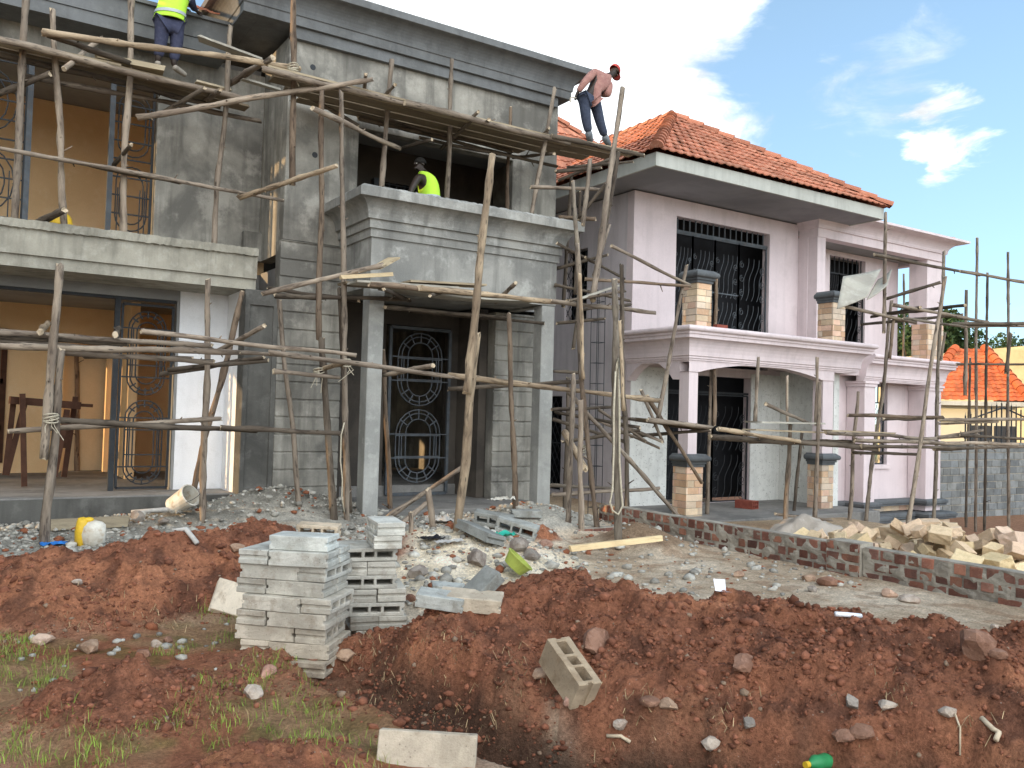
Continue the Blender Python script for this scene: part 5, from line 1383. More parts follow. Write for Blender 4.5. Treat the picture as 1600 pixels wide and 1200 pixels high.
# ------------------------------------------------------------------ boards on the scaffold
def board(p0, p1, w, th, label, tint=(1, 1, 1), mat='plank', name='scaffold_board', group='boards laid on the scaffold', side=None, sag=0.0, n=8):
    """flat board from p0 to p1, its width running away from the viewer unless given"""
    p0, p1 = Vector(p0), Vector(p1); d = (p1-p0); L = d.length; d.normalize(); s = Vector(side) if side else Vector((-d.y, d.x, 0)); s = (s-d*s.dot(d)).normalized(); u = d.cross(s)
    if u.z < 0 and abs(u.z) > .2: u = -u
    rs = np.random.RandomState(prs.randint(9999)); m = MB(); K = 4
    for i in range(n+1):
        t = i/n; p = d*L*t+u*(-sag*math.sin(math.pi*t))
        for (a, b) in ((0, 0), (w, 0), (w, th), (0, th)):
            q = p+s*(a+rs.uniform(-.006, .006))+u*b
            m.v.append(tuple(q+d*(rs.uniform(-.02, .02) if i in (0, n) else 0)))
    for i in range(n):
        for k in range(K): m.f.append((i*K+k, i*K+(k+1) % K, (i+1)*K+(k+1) % K, (i+1)*K+k)); m.m.append(0); m.c.append(None)
    m.f.append((3, 2, 1, 0)); m.m.append(0); m.c.append(None); m.f.append(tuple(n*K+k for k in range(4))); m.m.append(0); m.c.append(None)
    o = bpy.data.objects.new(name, m.mesh(name, G[mat])); link(o); o.location = p0; o.color = (*tint, 1)
    return tag(o, label, 'board', group)
def brun(x0, y0, Y0, x1, y1, Y1, w, lab, tint=(1, 1, 1), th=.028, lift=.05, dy=0.0, **k):
    return board(at(x0, y0, Y0)+Vector((0, dy, lift)), at(x1, y1, Y1)+Vector((0, dy, lift)), w, th, lab, tint, **k)
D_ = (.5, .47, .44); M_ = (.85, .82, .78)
brun(420, 108, 11.2, 690, 175, 11.2, .25, 'front board of the upper deck, left length', M_, dy=.05)
brun(660, 168, 11.15, 900, 226, 11.1, .25, 'front board of the upper deck, right length', M_, dy=.05)
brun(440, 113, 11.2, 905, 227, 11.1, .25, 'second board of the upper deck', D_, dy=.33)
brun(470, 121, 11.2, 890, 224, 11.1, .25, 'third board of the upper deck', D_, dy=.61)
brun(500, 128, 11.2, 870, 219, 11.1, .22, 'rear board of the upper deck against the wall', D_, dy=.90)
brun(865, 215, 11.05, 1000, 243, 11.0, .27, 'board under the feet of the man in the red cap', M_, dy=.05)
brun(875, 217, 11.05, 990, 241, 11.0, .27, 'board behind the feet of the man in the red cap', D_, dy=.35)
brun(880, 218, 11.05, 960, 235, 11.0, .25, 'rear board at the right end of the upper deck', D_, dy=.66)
brun(150, 92, 12.32, 258, 113, 12.3, .22, 'thick grey plank by the left shoe of the worker', (1.1, 1.1, 1.05), th=.07, lift=.02)
brun(-20, 60, 12.2, 190, 107, 12.2, .27, 'deck board at the upper left edge', M_, dy=.06)
brun(150, 99, 12.2, 380, 156, 12.1, .27, 'deck board under the worker on the left', D_, dy=.08)
brun(-20, 60, 12.2, 230, 118, 12.2, .25, 'second deck board at the upper left edge', D_, dy=.36)
brun(200, 111, 12.15, 400, 160, 12.1, .25, 'rear deck board under the worker on the left', D_, dy=.38)
brun(305, 132, 12.7, 360, 146, 12.65, .16, 'short pale board end beside the fourth ledge upright', (1.3, 1.3, 1.3))
brun(310, 62, 12.2, 408, 98, 12.0, .2, 'curled sheet of board leaning by the frayed upright', (1.05, 1.05, 1.05), mat='ply')
brun(378, 128, 12.2, 438, 146, 12.2, .10, 'white edged board under the upper deck', (1.6, 1.65, 1.7), mat='ply')
brun(560, 446, 10.42, 720, 456, 10.38, .34, 'front board of the middle deck', M_, dy=.04, mat='ply')
brun(625, 450, 10.4, 870, 472, 10.3, .36, 'sagging sheet on the middle deck', M_, mat='ply', sag=.05, dy=.40)
brun(560, 446, 10.42, 840, 470, 10.3, .30, 'rear board of the middle deck', D_, dy=.46, lift=.08)
brun(640, 446, 10.4, 760, 452, 10.4, .3, 'stiff board on top of the middle deck', M_)
brun(533, 442, 10.4, 614, 437, 10.45, .05, 'pale sawn batten at the left of the middle deck', (1.5, 1.4, 1.2), th=.05)
board(at(595, 421, 10.5), at(626, 404, 10.7), .22, .025, 'notched board end tilted up on the middle deck', (1.0, .95, .85))
brun(905, 474, 10.1, 970, 452, 10.0, .16, 'bent board by the grey sawn post', D_, mat='ply')
brun(1190, 664, 9.6, 1290, 666, 9.5, .40, 'wide board on the porch platform', (1.15, 1.1, 1.0), mat='ply', lift=.03)
brun(1180, 676, 9.35, 1340, 682, 9.1, .30, 'long board along the porch platform', M_, lift=.03)
brun(1010, 662, 9.8, 1110, 676, 9.6, .30, 'board on the left porch platform', D_)
brun(1300, 679, 9.05, 1400, 683, 8.8, .25, 'thin board on the right platform', M_)
def sheet(corners, lab, curl=.1, name='plywood_sheet'):
    m = MB(); a, b, c, d = [Vector(p) for p in corners]; n = 8; o0 = a
    nn = (b-a).cross(d-a).normalized()
    for j in range(n+1):
        for i in range(n+1):
            u, v = i/n, j/n; p = a.lerp(b, u).lerp(d.lerp(c, u), v)+nn*curl*(u*u*.8-(v-.5)**2*.4); m.v.append(tuple(p))
    for j in range(n):
        for i in range(n): q = j*(n+1)+i; m.f.append((q, q+1, q+n+2, q+n+1)); m.m.append(0); m.c.append(None)
    o = solo(name, m, G['ply'], tuple(o0), lab, 'board', smooth=True); s = o.modifiers.new('thick', 'SOLIDIFY'); s.thickness = .012; return o
sheet((at(1308, 482, 9.5), at(1352, 468, 9.4), at(1374, 424, 9.7), at(1318, 431, 9.8)), 'bent grey board propped up before the narrow upper window')
sheet((at(1354, 468, 9.35), at(1385, 455, 9.3), at(1392, 430, 9.6), at(1372, 436, 9.65)), 'curled offcut beside the bent grey board', .16)
board(ground_hit(892, 870)+Vector((0, 0, .05)), ground_hit(892, 870)+(at(1030, 853, 8.0)-at(892, 870, 8.0))*.95+Vector((0, 0, .05)), .05, .06, 'fresh sawn batten lying on the ground below the grey sawn post', (1.7, 1.55, 1.25), name='batten', group=None)
# rope
def rope(name, pts, r, lab, cat='rope'):
    m = MB(); m.tube(pts, r, 6); return solo(name, m, G['rope'], tuple(pts[0]), lab, cat, smooth=True)
yr = ground_hit(966, 858).y-.07
rope('rope', [at(x, y, yr) for x, y in ((962, 580), (966, 560), (968, 640), (968, 720), (971, 770), (973, 790), (966, 804), (957, 798), (953, 785), (957, 765), (959, 700), (959, 640), (962, 580))], .012, 'loop of pale rope hanging on the grey sawn post')
rope('rope', [at(x, y, yb-.06) for x, y in ((538, 660), (533, 680), (532, 720), (535, 750), (534, 775), (538, 800))], .010, 'loose rope end hanging down the tall grey upright')
for x, y, Y, lab in ((498, 580, yb-.03, 'lashing around the dark stub'), (540, 566, yb-.08, 'lashing on the tall grey upright'), (80, 652, b0-.1, 'lashing knot on the stout left upright'), (907, 700, 9.5, 'lashing on the pale thick post'), (458, 105, 11.4, 'lashing at the dark corner upright')):
    c = at(x, y, Y); m = MB(); rs = np.random.RandomState(int(x))
    for k in range(4): m.tube([c+Vector((.07*math.cos(a), .07*math.sin(a), .02*k-.04+.02*math.sin(a+k))) for a in [i*.52 for i in range(13)]], .008, 5)
    for k in range(3): m.tube([c, c+Vector((rs.uniform(-.1, .1), -.05, -.1)), c+Vector((rs.uniform(-.15, .15), -.07, -.12-.18*rs.rand()))], .005, 4)
    solo('lashing', m, G['rope'], tuple(c), lab+', of frayed sisal', 'rope', 'sisal lashings')
# rebar cage in the gap
m = MB()
for (dx, dy) in ((0, 0), (.16, 0), (0, .16), (.16, .16)):
    p = at(928, 812, 11.0); t = at(934, 452, 11.0); q = Vector((dx, dy, 0)); m.tube([p+q+Vector((0, 0, -.1)), t+q], .007, 5)
for k in range(11):
    c = at(928, 812, 11.0).lerp(at(934, 452, 11.0), .05+k*.09); m.tube([c+Vector(v) for v in ((0, 0, 0), (.16, 0, 0), (.16, .16, 0), (0, .16, 0), (0, 0, 0))], .005, 4)
solo('rebar_cage', m, G['iron'], tuple(at(928, 812, 11.0)), 'thin steel rebar cage standing in the gap between the houses', 'rebar')
# ------------------------------------------------------------------ concrete blocks
TB = .092
def block_mesh(kind, seed):
    rs = np.random.RandomState(seed); m = MB()
    xs = [-.2, -.185, -.165, -.055, -.035, .035, .055, .165, .185, .2]; ys = [-.1, -.082, .1] if kind == 'shut' else [-.1, .1]; zs = [0, .026, .036, .056, .066, TB]
    def solid(x, y, z):
        if (abs(x) > .185) and .036 < z < .056: return False
        hole = .026 < z < .066 and (.055 < abs(x) < .165 or abs(x) < .035)
        if hole: return kind == 'shut' and y < -.082
        return True
    m.vox(xs, ys, zs, solid)
    m.v = [(a+rs.uniform(-.0015, .0015), b+rs.uniform(-.001, .001), c+rs.uniform(-.0012, .0012)) for a, b, c in m.v]
    return m.mesh('concrete_block', G['block'])
BM = {k: [block_mesh(k, s) for s in (1, 2, 3)] for k in ('open', 'shut')}
BIG = None
def block(p, yaw, kind, label, tint=1.0, group=None, rot=None, warm=0.0):
    o = bpy.data.objects.new('concrete_block', BM[kind][prs.randint(3)]); link(o); o.location = p
    o.rotation_euler = rot or (prs.uniform(-.016, .016), prs.uniform(-.016, .016), yaw+prs.uniform(-.075, .075))
    t = tint*(.80+.30*prs.rand()); o.color = (t*(1+warm), t*(1-.3*warm), t*(1-1.4*warm), 1); addbevel(o, .004)
    return tag(o, label, 'block', group)
va = Vector((.73, -.683, 0)); vb = Vector((.683, .73, 0)); yawa = math.atan2(va.y, va.x)
ORD = ['lowest', 'second', 'third', 'fourth', 'fifth', 'sixth', 'seventh', 'eighth', 'topmost']
base = Vector((1.55, 5.56, min(Tz(1.6, 5.5), Tz(2.0, 5.2), Tz(1.8, 5.7))-.015))
SG = 'concrete blocks of the left stack'
for k in range(9):
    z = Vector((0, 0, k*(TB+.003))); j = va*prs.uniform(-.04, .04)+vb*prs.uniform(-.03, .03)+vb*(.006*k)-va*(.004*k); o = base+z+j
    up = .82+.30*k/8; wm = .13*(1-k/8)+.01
    nm = ORD[k]
    if k % 2 == 0:
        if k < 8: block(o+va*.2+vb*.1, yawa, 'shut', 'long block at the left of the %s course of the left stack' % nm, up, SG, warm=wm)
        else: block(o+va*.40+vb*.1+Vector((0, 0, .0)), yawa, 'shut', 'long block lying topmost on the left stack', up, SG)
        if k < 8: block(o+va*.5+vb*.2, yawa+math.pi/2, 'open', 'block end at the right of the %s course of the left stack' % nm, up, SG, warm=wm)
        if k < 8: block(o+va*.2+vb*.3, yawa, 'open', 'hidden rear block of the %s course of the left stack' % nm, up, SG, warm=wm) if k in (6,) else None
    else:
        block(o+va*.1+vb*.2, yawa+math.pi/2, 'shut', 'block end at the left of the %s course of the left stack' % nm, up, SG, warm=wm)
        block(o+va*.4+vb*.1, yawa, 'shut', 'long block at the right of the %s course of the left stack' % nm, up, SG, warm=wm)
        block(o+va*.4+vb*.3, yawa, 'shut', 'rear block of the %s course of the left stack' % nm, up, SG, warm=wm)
base2 = Vector((2.36, 5.66, Tz(2.45, 5.65)-.06)); SG2 = 'concrete blocks of the right stack'
yb2 = math.atan2(-.30, .95); va2 = Vector((math.cos(yb2), math.sin(yb2), 0)); vb2 = Vector((-va2.y, va2.x, 0))
for k in range(7):
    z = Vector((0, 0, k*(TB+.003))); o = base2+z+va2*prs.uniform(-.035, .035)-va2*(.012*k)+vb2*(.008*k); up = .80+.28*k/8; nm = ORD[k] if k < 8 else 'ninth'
    if k % 2 == 0:
        block(o+va2*.2+vb2*.1, yb2, 'open', 'block with three open cells in the %s course of the right stack' % nm, up, SG2, warm=.05)
        if k in (4, 6): block(o+va2*.2+vb2*.31, yb2, 'open', 'rear block of the %s course of the right stack' % nm, up, SG2, warm=.05)
    else:
        block(o+va2*.1+vb2*.2, yb2+math.pi/2, 'open', 'left block end in the %s course of the right stack' % nm, up, SG2, warm=.06)
        block(o+va2*.305+vb2*.2, yb2+math.pi/2, 'open', 'right block end in the %s course of the right stack' % nm, up, SG2, warm=.06)
o = base2+Vector((0, 0, 7*(TB+.003)))-va2*.07+vb2*.055
block(o+va2*.30+vb2*.12, yb2+math.pi/2, 'shut', 'lower of two small blocks crowning the right stack', 1.1, SG2, warm=.04)
block(o+va2*.31+vb2*.12+Vector((0, 0, TB+.003)), yb2+math.pi/2+.05, 'shut', 'upper of two small blocks crowning the right stack', 1.2, SG2, warm=.03)
def on(px, py, dz=0.0):
    p = ground_hit(px, py); return Vector((p.x, p.y, Tz(p.x, p.y)+dz))
block(on(498, 838, .0), yawa+.25, 'open', 'buff hollow block lying on the red mound behind the left stack', 1.0, warm=.16, rot=(math.pi/2*0+.05, .03, yawa+.2)).scale = (1.25, 1.2, 1.6)
block(on(770, 824, .02), yawa+.1, 'open', 'left one of two tilted hollow blocks on the grey rubble', .62, rot=(.1, .12, yawa+.05)).scale = (1.25, 1.1, 1.8)
block(on(806, 838, .0), yawa, 'open', 'right one of two tilted hollow blocks on the grey rubble', .66, rot=(.1, .22, yawa+.0)).scale = (1.25, 1.1, 1.8)
block(on(748, 845, .03), yawa-.5, 'shut', 'flat grey block lying before the two tilted hollow blocks', .5, rot=(-.25, .2, yawa-.6)).scale = (1.2, 1.3, 1)
block(on(688, 955, .02), yawa+.2, 'shut', 'pale block sunk in the sand right of the right stack', .85, rot=(.12, .10, yawa+.1)).scale = (.75, .8, .9)
block(on(755, 935, .0), yawa+.9, 'shut', 'block standing askew in the pale sand heap', .55, rot=(.2, -.7, yawa+.7)).scale = (.7, .8, .9)
block(on(700, 925, -.01), yawa, 'shut', 'pale block half buried in the sand heap', .9, rot=(.08, .1, yawa+.4)).scale = (.7, .8, .7)
block(on(735, 950, -.02), yawa, 'shut', 'buff slab beside the red earth, right of the sunk pale block', 1.0, warm=.15, rot=(.1, .05, yawa+.1))
block(on(822, 808, .0), yawa+.2, 'shut', 'grey block at the foot of the right column', .6, rot=(0, 0, yawa+.3))
p = on(888, 1080); d_ = Vector((-.02, -.79, -.43)).normalized(); n_ = Vector((.02, -.25, .92)); n_ = (n_-d_*n_.dot(d_)).normalized(); q_ = Matrix((d_, -n_, d_.cross(-n_))).transposed()
tb = block(p+Vector((0, 0, .10))-d_.cross(-n_)*.07, 0, 'open', 'big yellowish hollow block tilted on the near red mound', .80, warm=.22, rot=q_.to_euler()); tb.scale = (.88, .85, 1.6)
p = on(678, 1195); block(p+Vector((.0, .06, .0)), 0, 'shut', 'yellowish slab standing in the trench at the bottom edge', .88, warm=.14, rot=(math.pi/2-.25, .02, -.62)).scale = (1.12, 1.25, .9)
block(on(362, 948, .03), 0, 'shut', 'yellow stained slab leaning left of the left stack', 1.15, warm=.14, rot=(.9, .35, -.2)).scale = (.75, 1.3, .7)
# ------------------------------------------------------------------ cut stones heaped behind the brick wall
def stone_mesh(seed):
    rs = np.random.RandomState(seed); bm = bmesh.new(); bmesh.ops.create_cube(bm, size=1)
    bmesh.ops.subdivide_edges(bm, edges=bm.edges[:], cuts=2, use_grid_fill=True)
    for v in bm.verts: v.co += Vector(rs.uniform(-.035, .035, 3))
    me = bpy.data.meshes.new('cut_stone'); bm.to_mesh(me); bm.free(); me.materials.append(G['sandstone']); return me
SM = [stone_mesh(s) for s in range(6)]
srs = np.random.RandomState(4); placed = []
for i in range(420):
    a = srs.rand()*6.28; q = srs.rand()**.6; x = 10.35+1.75*q*math.cos(a); y = 6.05+1.9*q*math.sin(a)-.25*(x-10.3)
    if x < 8.5: continue
    sz = .12+.10*srs.rand(); h = .55*(1-q*q)
    z = Tz(x, y)+srs.rand()*h+.05
    if any((x-a_)**2+(y-b_)**2+(z-c_)**2 < (.62*(sz+d_))**2*.55 for a_, b_, c_, d_ in placed): continue
    placed.append((x, y, z, sz))
    o = bpy.data.objects.new('cut_stone', SM[i % 6]); link(o); o.location = (x, y, z); o.scale = (sz*1.35, sz*1.0, sz*.8)
    o.rotation_euler = (srs.uniform(-.6, .6), srs.uniform(-.6, .6), srs.rand()*6.28); k = .8+.45*srs.rand(); o.color = (k, k*(.93+.08*srs.rand()), k*(.80+.22*srs.rand()), 1)
    addbevel(o, .03, 1); tag(o, 'roughly squared yellow stone heaped behind the low brick wall', 'stone', 'yellow stones heaped behind the brick wall')
# sand heap by the wall
def heap(name, cx, cy, rx, ry, h, mat, lab, seed, cat='heap'):
    n = 40; m = MB(); z0 = Tz(cx, cy)-.06
    g = np.linspace(-1, 1, n+1); X, Y = np.meshgrid(g, g); R = np.hypot(X, Y); Z = h*(1-sstep(.0, 1, R+.12*fbm(X, Y, 2.5, 3, seed)))+.22*h*fbm(X, Y, 4, 4, seed+5)*(R < 1.0)
    for j in range(n+1):
        for i in range(n+1): m.v.append((cx+rx*X[j, i], cy+ry*Y[j, i], z0+float(Z[j, i])*(1 if R[j, i] < 1.15 else 0)))
    for j in range(n):
        for i in range(n): q = j*(n+1)+i; m.f.append((q, q+1, q+n+2, q+n+1)); m.m.append(0); m.c.append(None)
    return solo(name, m, mat, (cx, cy, z0), lab, cat, smooth=True)
G['sand'] = M('pale sand', (.40, .35, .295), (.30, .26, .215), (.44, .39, .34), s1=3, s2=9, f3=.5, bscale=90, bump=.5)
q = at(1345, 850, 8.3); heap('sand_heap', 10.65, 8.35, 1.35, 1.05, .48, G['sand'], 'heap of pale sand under a pier of the pink house', 301)
# ------------------------------------------------------------------ rocks
rk = np.random.RandomState(21)
def rock(px, py, s, label, c=(1, 1, 1), flat_=.7):
    v, f = ICO2; m = MB(); d = v*(1+.25*(rk.rand(len(v), 1)-.5)); ax = 1+.6*(rk.rand(3)-.5); ax[2] *= flat_
    nrm = rk.randn(5, 3); nrm /= np.linalg.norm(nrm, axis=1)[:, None]
    for q in nrm:
        t = d@q; d = d-np.clip(t-.62, 0, None)[:, None]*q
    m.v = [tuple(p) for p in d*ax*s]; m.f = [tuple(t) for t in f]; m.m = [0]*len(f); m.c = [None]*len(f)
    p = on(px, py, s*.22)
    o = bpy.data.objects.new('rock', m.mesh('rock', G['rock'])); link(o); o.location = p; o.rotation_euler = (0, 0, rk.rand()*6); o.color = (*c, 1)
    return tag(o, label, 'rock', 'loose rocks on the site')
W_, O_, R_, Gy = (1.25, 1.2, 1.15), (1.05, .82, .66), (.75, .48, .38), (.8, .8, .8)
for a in ((395, 1088, .055, 'white rock in the grass below the left stack', W_), (65, 1005, .075, 'pale pinkish rock at the left before the red mound', (1.5, 1.25, 1.1)), (140, 1018, .085, 'large brown rock at the left before the red mound', (1.0, .8, .65)), (245, 1012, .05, 'white flat rock between the two left mounds', W_), (225, 1025, .05, 'orange broken rock between the two left mounds', R_), (262, 1005, .04, 'rusty rock lying right of the flat white rock', R_),
          (418, 1058, .055, 'pinkish brown rock at the foot of the left stack', (1.2, .8, .7)), (540, 1040, .06, 'orange brown rock at the right foot of the left stack', O_), (492, 1050, .045, 'brick red rock below the left stack', R_), (845, 1062, .055, 'yellow brown rock left of the tilted hollow block', O_), (930, 1008, .13, 'large red clod above the tilted hollow block', R_), (890, 1108, .05, 'pink rock under the tilted hollow block', (1.4, 1.0, .9)),
          (970, 1128, .045, 'white rock on the lower slope of the near mound', W_), (1017, 1096, .06, 'round red clod on the near mound', R_), (1045, 1105, .05, 'brown long rock on the near mound', O_), (1160, 1055, .075, 'red clod in the middle of the near mound', R_), (1350, 1150, .07, 'red brown rock low on the near mound', R_), (1320, 1158, .06, 'red brown rock beside its larger neighbour low on the mound', R_), (1170, 1132, .05, 'grey rock low on the near mound', Gy), (1110, 1165, .06, 'white stained rock near the bottom edge', W_), (1525, 1030, .13, 'big clod at the right edge of the near mound', R_), (1555, 1045, .05, 'small red clod beside the big right clod', R_), (1330, 1090, .045, 'pale rock in the middle right of the mound', Gy), (1385, 1093, .05, 'white rock by a dark hollow in the mound', W_), (1480, 1110, .04, 'pale yellow rock at the right of the mound', W_),
          (1155, 902, .07, 'pale orange rock by the brick wall path', O_), (1290, 915, .10, 'rusty rock at the foot of the brick pier', R_), (1262, 908, .08, 'brown rock left of the rusty rock', O_), (1390, 932, .08, 'pinkish rock right of the brick pier', (1.3, 1.0, .85)), (1270, 925, .06, 'grey rock before the rusty rock', Gy), (1420, 940, .08, 'pale mortar lump along the brick wall', W_), (1555, 982, .04, 'cream rock near the right edge of the path', W_),
          (215, 810, .10, 'grey rock on the rubble under the iron gate', Gy), (255, 818, .08, 'dark rock beside the plank stub', (.7, .7, .7)), (690, 815, .10, 'yellowish rock behind the pegs', O_), (745, 880, .12, 'grey broken lump on the pale sand heap', Gy), (812, 860, .14, 'grey broken slab lump in the rubble', Gy), (830, 873, .12, 'dark grey lump in the rubble', (.7, .72, .72)), (850, 855, .12, 'reddish lump in the rubble', (1.0, .7, .6)), (655, 900, .10, 'greyish lump beside the right stack', Gy), (640, 940, .05, 'broken red tile piece beside the right stack', R_), (655, 945, .05, 'second red tile piece beside the right stack', R_), (370, 870, .06, 'brown paper like lump on the red mound', O_), (120, 905, .04, 'pale stone on the left red mound', W_), (70, 865, .04, 'pinkish stone on top of the left red mound', (1.5, 1.2, 1.1))):
    rock(*a)
# ------------------------------------------------------------------ litter and site things
def lathe(m, prof, c, axis=Vector((0, 0, 1)), n=20, mi=0):
    axis = Vector(axis).normalized(); u = axis.orthogonal().normalized(); v = axis.cross(u); c = Vector(c); base = len(m.v)
    for (r, h) in prof:
        for k in range(n): a = 2*math.pi*k/n; m.v.append(tuple(c+axis*h+(u*math.cos(a)+v*math.sin(a))*r))
    for i in range(len(prof)-1):
        for k in range(n): k2 = (k+1) % n; m.f.append((base+i*n+k, base+i*n+k2, base+(i+1)*n+k2, base+(i+1)*n+k)); m.m.append(mi); m.c.append(None)
# tipped white bucket
p = on(283, 800, .13); ax = (at(302, 780, p.y-.25)-at(265, 803, p.y+.05)).normalized()
bk = thing('bucket', 'dirty white plastic bucket tipped over on the rubble', 'bucket', tuple(p))
m = MB(); lathe(m, [(0, -.16), (.115, -.16), (.14, .15), (.148, .15), (.148, .17), (.134, .17), (.11, -.14), (0, -.14)], p, ax); part('body', m, G['whitepl'], bk, smooth=False)
m = MB(); u = ax.orthogonal().normalized(); v = ax.cross(u); m.tube([p+ax*.16+u*(.15*math.cos(a))+(ax*.9+v*.3)*(.15*math.sin(a)) for a in [math.pi*i/12 for i in range(13)]], .004, 5); part('handle', m, G['iron'], bk)
# crushed yellow and white can on the left mound
p = on(140, 852, .12); cn = thing('jerrycan', 'crushed jerrycan, half yellow and half dirty white, on the left mound', 'jerrycan', tuple(p))
def lump(c, sx, sy, sz, seed, mat, nm, par, sq=.0):
    rs = np.random.RandomState(seed); v, f = ICO2; m = MB(); d = np.sign(v)*np.abs(v)**(1-sq); d = d*(1+.22*(rs.rand(len(v), 1)-.5)); m.v = [(c[0]+a*sx, c[1]+b*sy, c[2]+e*sz) for a, b, e in d]; m.f = [tuple(t) for t in f]; m.m = [0]*len(f); m.c = [None]*len(f)
    return part(nm, m, mat, par, smooth=True)
lump(p+Vector((.03, -.02, 0)), .13, .1, .15, 3, G['whitepl'], 'body', cn, .3); lump(p+Vector((-.08, .02, .02)), .07, .09, .17, 4, G['yellow'], 'side_panel', cn, .3); lump(p+Vector((-.02, .0, .15)), .06, .05, .03, 5, G['yellow'], 'neck', cn)
def film(name, px, py, w, h, mat, lab, cat, seed, dz=.02, tall=.5):
    rs = np.random.RandomState(seed); p = on(px, py, dz); m = MB(); n = 9
    for j in range(n+1):
        for i in range(n+1):
            x = (i/n-.5)*w; y = (j/n-.5)*h; z = tall*w*.5*float(pn(i*.55+seed, j*.55, seed))+tall*.1*w*rs.rand(); m.v.append((p.x+x, p.y+y, p.z+abs(z)))
    for j in range(n):
        for i in range(n): q = j*(n+1)+i; m.f.append((q, q+1, q+n+2, q+n+1)); m.m.append(0); m.c.append(None)
    return solo(name, m, mat, tuple(p), lab, cat, smooth=True)
film('plastic_sheet', 84, 853, .26, .16, G['blue'], 'crumpled blue plastic at the foot of the stout left upright', 'litter', 3)
film('plastic_sheet', 783, 841, .30, .2, G['teal'], 'crumpled green plastic film on the grey rubble', 'litter', 5)
film('plastic_bag', 673, 846, .24, .16, G['black'], 'crumpled black plastic bag on the pale sand', 'litter', 7)
film('paper_sack', 702, 853, .3, .14, G['sack'], 'flattened white paper on the pale sand', 'litter', 8, tall=.3)
film('paper_sack', 690, 818, .34, .3, G['sack'], 'torn cement sack between the pegs and the door prop', 'sack', 9, tall=1.1)
film('paper_sack', 782, 802, .34, .2, G['whitepl'], 'white cloth thrown on the tilted hollow blocks', 'cloth', 10, dz=.18, tall=.5)
film('paper_sack', 1210, 668, .2, .2, G['sack'], 'grey plastic bundle on the porch platform', 'bundle', 11)
bpy.data.objects[-1] if False else None
# lime basin
p = on(803, 902, .10); m = MB(); lathe(m, [(0, -.02), (.10, -.02), (.135, .08), (.145, .08), (.145, .09), (.125, .09), (.095, 0), (0, 0)], p, (.55, -.35, .75)); solo('basin', m, G['limepl'], tuple(p), 'lime green plastic basin with dark soil on the near mound', 'basin')
# white card, bottle, stick, pipe, plank stub, light sheath
p = on(1126, 934); m = MB(); c, s_ = va, Vector((0, 0, 1)); a = p-c*.032; b = p+c*.032; m.quad(a, b, b+Vector((.01, .02, .07)), a+Vector((.0, .02, .07))); m.quad(a, b, b+Vector((.0, -.05, .005)), a+Vector((0, -.05, .005))); solo('paper_card', m, G['paper'], tuple(p), 'white folded card standing on the crest of the near mound', 'litter')
p = on(1285, 1192, .035); d = (at(1312, 1186, p.y)-at(1258, 1196, p.y)).normalized(); bt = thing('bottle', 'crushed green plastic bottle with a yellow cap at the bottom edge', 'bottle', tuple(p))
m = MB(); lathe(m, [(0, .115), (.03, .115), (.037, .09), (.031, .05), (.038, .02), (.033, -.02), (.037, -.05), (.018, -.085), (.013, -.10), (0, -.10)], p, d, 12); part('body', m, G['green'], bt, smooth=True); m = MB(); lathe(m, [(0, -.10), (.015, -.10), (.015, -.125), (0, -.125)], p, d, 10); part('cap', m, G['yellow'], bt)
def stick(pts, r, mat, name, lab, cat):
    m = MB(); P = [on(x, y, r*.8+.01) for x, y in pts]; m.tube(P, r, 6); return solo(name, m, mat, tuple(P[0]), lab, cat, smooth=True)
stick([(1533, 1128), (1552, 1148), (1561, 1152), (1556, 1170)], .012, G['cutend'], 'stick', 'pale broken angled stick at the lower right', 'stick')
stick([(1492, 1120), (1500, 1150), (1500, 1180)], .005, G['cutend'], 'stick', 'thin dry stalk left of the angled stick', 'stick')
stick([(1305, 970), (1325, 968), (1345, 964)], .014, G['paper'], 'pipe', 'short white plastic pipe on the path behind the near mound', 'pipe')
stick([(948, 1143), (970, 1150), (985, 1156)], .010, G['cutend'], 'stick', 'pale stick low on the near mound', 'stick')
stick([(270, 838), (290, 840), (308, 850)], .022, G['sack'], 'strip', 'curved pale strip on top of the left mound', 'litter')
stick([(205, 806), (235, 802), (262, 801)], .03, G['sack'], 'strip', 'pale board strip beside the tipped bucket', 'board')
p = on(140, 828); board(on(80, 830, .0), on(200, 824, .0), .05, .13, 'grey plank lying on edge before the iron gate', (.8, .8, .78), name='plank', group=None)
# clay brick on the porch, brick on the parapet, helmet on the ledge
p = atz(1165, 794, -.197); hb = MB()
hb.vox([-.16, -.15, -.115, -.105, -.07, -.06, -.025, -.015], [-.22, .18], [0, .012, .075, .087, .15, .162], lambda x, y, z: not ((-.15 < x < -.115 or -.105 < x < -.07 or -.06 < x < -.025) and (.012 < z < .075 or .087 < z < .15)))
hb.v = [(p.x+(a+.09)*math.cos(.2)*1.6-b*math.sin(.2), p.y+(a+.09)*math.sin(.2)*1.6+b*math.cos(.2), p.z+c) for a, b, c in hb.v]
solo('hollow_brick', hb, G['clay'], tuple(p), 'dark red hollow clay brick lying on the porch floor', 'brick')
p = at(1126, 515, PF-.05); m = MB(); m.box(p.x-.14, p.y-.05, 3.265, p.x+.14, p.y+.06, 3.34); solo('loose_brick', m, G['clay'], (p.x, p.y, 3.265), 'red brick lying on the balcony edge before the wide scrolled window', 'brick', bevel=.006)
p = at(96, 352, 12.6); m = MB(); lathe(m, [(.0, .17), (.05, .165), (.09, .14), (.12, .09), (.13, .03), (.16, .0), (.155, -.01), (.12, -.005), (.0, -.005)], (p.x, p.y, 3.885)); hm = solo('helmet', m, G['yellow'], (p.x, p.y, 3.885), 'yellow safety helmet lying on the upper ledge', 'helmet', smooth=True)
